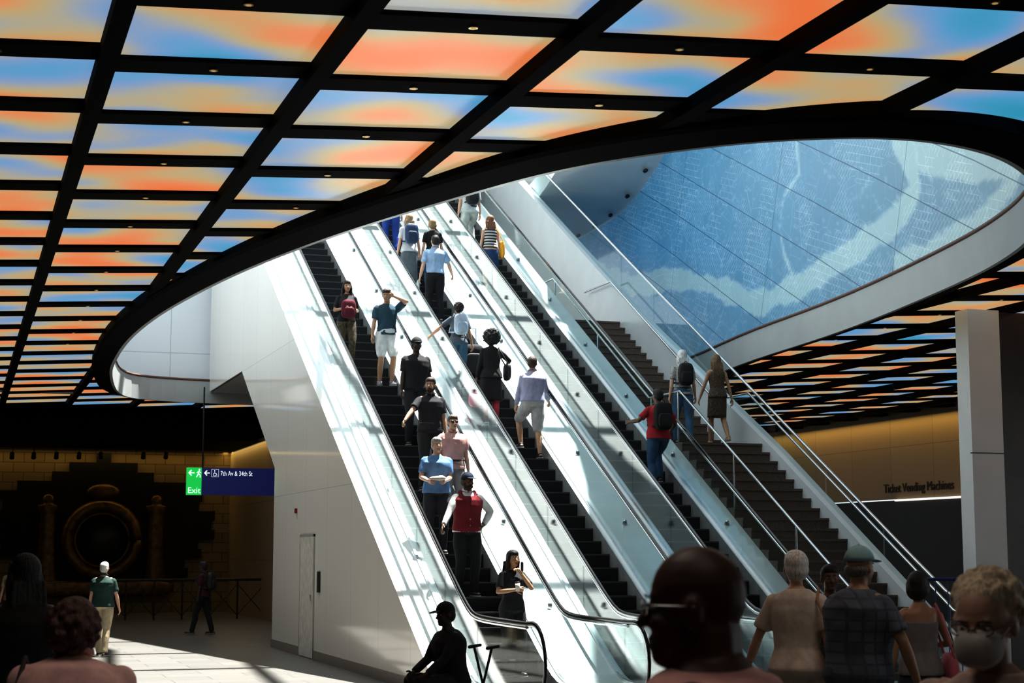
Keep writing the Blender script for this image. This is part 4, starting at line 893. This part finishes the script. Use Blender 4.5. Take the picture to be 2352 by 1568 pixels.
g=Geo(); g.tube([V((ctr.x,YB-.08,ctr.z)),V((ctr.x,YB-.1,ctr.z))],[.8,.8],n=40,round_=False); par(gobj('ring_disc',g,[mat('disc_dark',(.015,.02,.018),.5)]),e)
g=Geo(); g.ell(V((ctr.x,YB-.15,ctr.z-1.45)),(2.2,.2,.25),e=.5,n=24); g.ell(V((ctr.x,YB-.15,ctr.z+1.45)),(.5,.15,.25),n=16)
par(gobj('bronze_base',g,[BRONZE]),e)
for s in(-1,1):
    g=Geo(); x=ctr.x+s*1.6; z=ctr.z-1.25; y=YB-.15
    R=[]
    for (h_,rx,ry) in ((0,.34,.14),(.2,.30,.13),(.8,.26,.12),(1.5,.24,.11),(2.0,.22,.10),(2.15,.30,.12),(2.3,.30,.12)):
        R.append([V((x+rx*math.cos(2*math.pi*j/24)*(1+.07*math.sin(6*2*math.pi*j/24)),y+ry*math.sin(2*math.pi*j/24),z+h_)) for j in range(24)])
    g.rings(R); g.ell(V((x,y,z+2.45)),(.18,.1,.18))
    par(gobj('fluted_pilaster',remesh(g,.03,1),[BRONZE]),e)
for u in (28,78,130,182,232,330,382):
    p_=sgn(u,1040,49.5); e=empty('track_spotlight',p_,label="small black track spotlight under a dark ceiling",cat='spotlight',group="track spotlights")
    g=Geo(); g.tube([p_+V((0,0,0)),p_+V((0,.12,-.14))],[.06,.07],n=12,round_=False); par(gobj('lamp_head',g,[BLACK]),e)
    g=Geo(); g.tube([p_,V((p_.x,p_.y,4.95))],[.012,.012],n=6); par(gobj('lamp_stem',g,[BLACK]),e)
e=empty('barrier_railing',V((5,44,0)),label="dark metal barrier railing in the far hall",cat='railing')
for k in range(7): 
    g=Geo(); x=3.6+k*.75; g.tube([V((x,46,0)),V((x,46,1.05))],[.025,.025],n=8); par(gobj('post',g,[BLACK]),e)
    if k<6:
        g=Geo(); g.tube([V((x,46,.1)),V((x+.75,46,.95))],[.012,.012],n=6); g.tube([V((x,46,.95)),V((x+.75,46,.1))],[.012,.012],n=6); par(gobj('brace',g,[BLACK]),e)
g=Geo(); g.tube([V((3.5,46,1.07)),V((8.2,46,1.07))],[.04,.04],n=8); par(gobj('top_bar',g,[BLACK]),e)
l0,_=ground(2122,1400,17); l1,_=ground(2235,1400,17); 
e=empty('blue_barrier',l0,label="blue tubular steel crowd barrier",cat='barrier'); BL=mat('barrier_blue',(.02,.06,.30),.4)
z1=1.56
g=Geo(); g.tube([l0,l0+V((0,0,z1-.1)),l0.lerp(l1,.1)+V((0,0,z1)),l0.lerp(l1,.9)+V((0,0,z1)),l1+V((0,0,z1-.1)),l1],[.018]*6,n=8); par(gobj('frame',g,[BL]),e)
for k in range(1,4):
    q_=l0.lerp(l1,k/4); g=Geo(); g.tube([q_+V((0,0,.2)),q_+V((0,0,z1))],[.006,.006],n=6); par(gobj('bar',g,[BL]),e)
# ---------------------------------------------------------------- lights
def light(name,typ,loc,energy,color=(1,1,1),size=1,sizey=None,rot=None):
    ld=bpy.data.lights.new(name,typ); ld.energy=energy; ld.color=color
    if typ=='AREA': ld.shape='RECTANGLE'; ld.size=size; ld.size_y=sizey or size
    o=bpy.data.objects.new(name,ld); o.location=loc; COL.objects.link(o)
    if rot: o.rotation_euler=rot
    return o
s=light('sun','SUN',(0,0,30),19,(1,.985,.94)); s.data.angle=math.radians(.8)
s.rotation_euler=V((-.26,-.12,-1)).to_track_quat('-Z','Y').to_euler()
light('cove_back','AREA',(1.5,51.6,4.9),36,(1,.72,.25),14,.15)
light('cove_side','AREA',(7.85,48.5,4.9),16,(1,.75,.3),.15,7)
light('cove_right','AREA',(25.1,38,5.6),85,(1,.68,.22),.2,24)
light('fill_light_a','AREA',(.6,5,5.5),36,(1,.9,.8),1.5)  # added fill light for the figures at near left, no real fixture
light('fill_light_b','AREA',(1.2,1.6,5.5),16,(1,.88,.78),1.5)  # added fill close to the camera, lifts the nearest heads
light('fill_light_c','AREA',(6.5,8.3,5.5),30,(1,.92,.84),2.0)  # added fill over the right-hand group, not an actual lamp
w=bpy.data.worlds.new('sky'); sc_.world=w; w.use_nodes=True; bg=w.node_tree.nodes['Background']; bg.inputs[0].default_value=(.86,.96,1,1); bg.inputs[1].default_value=1.1
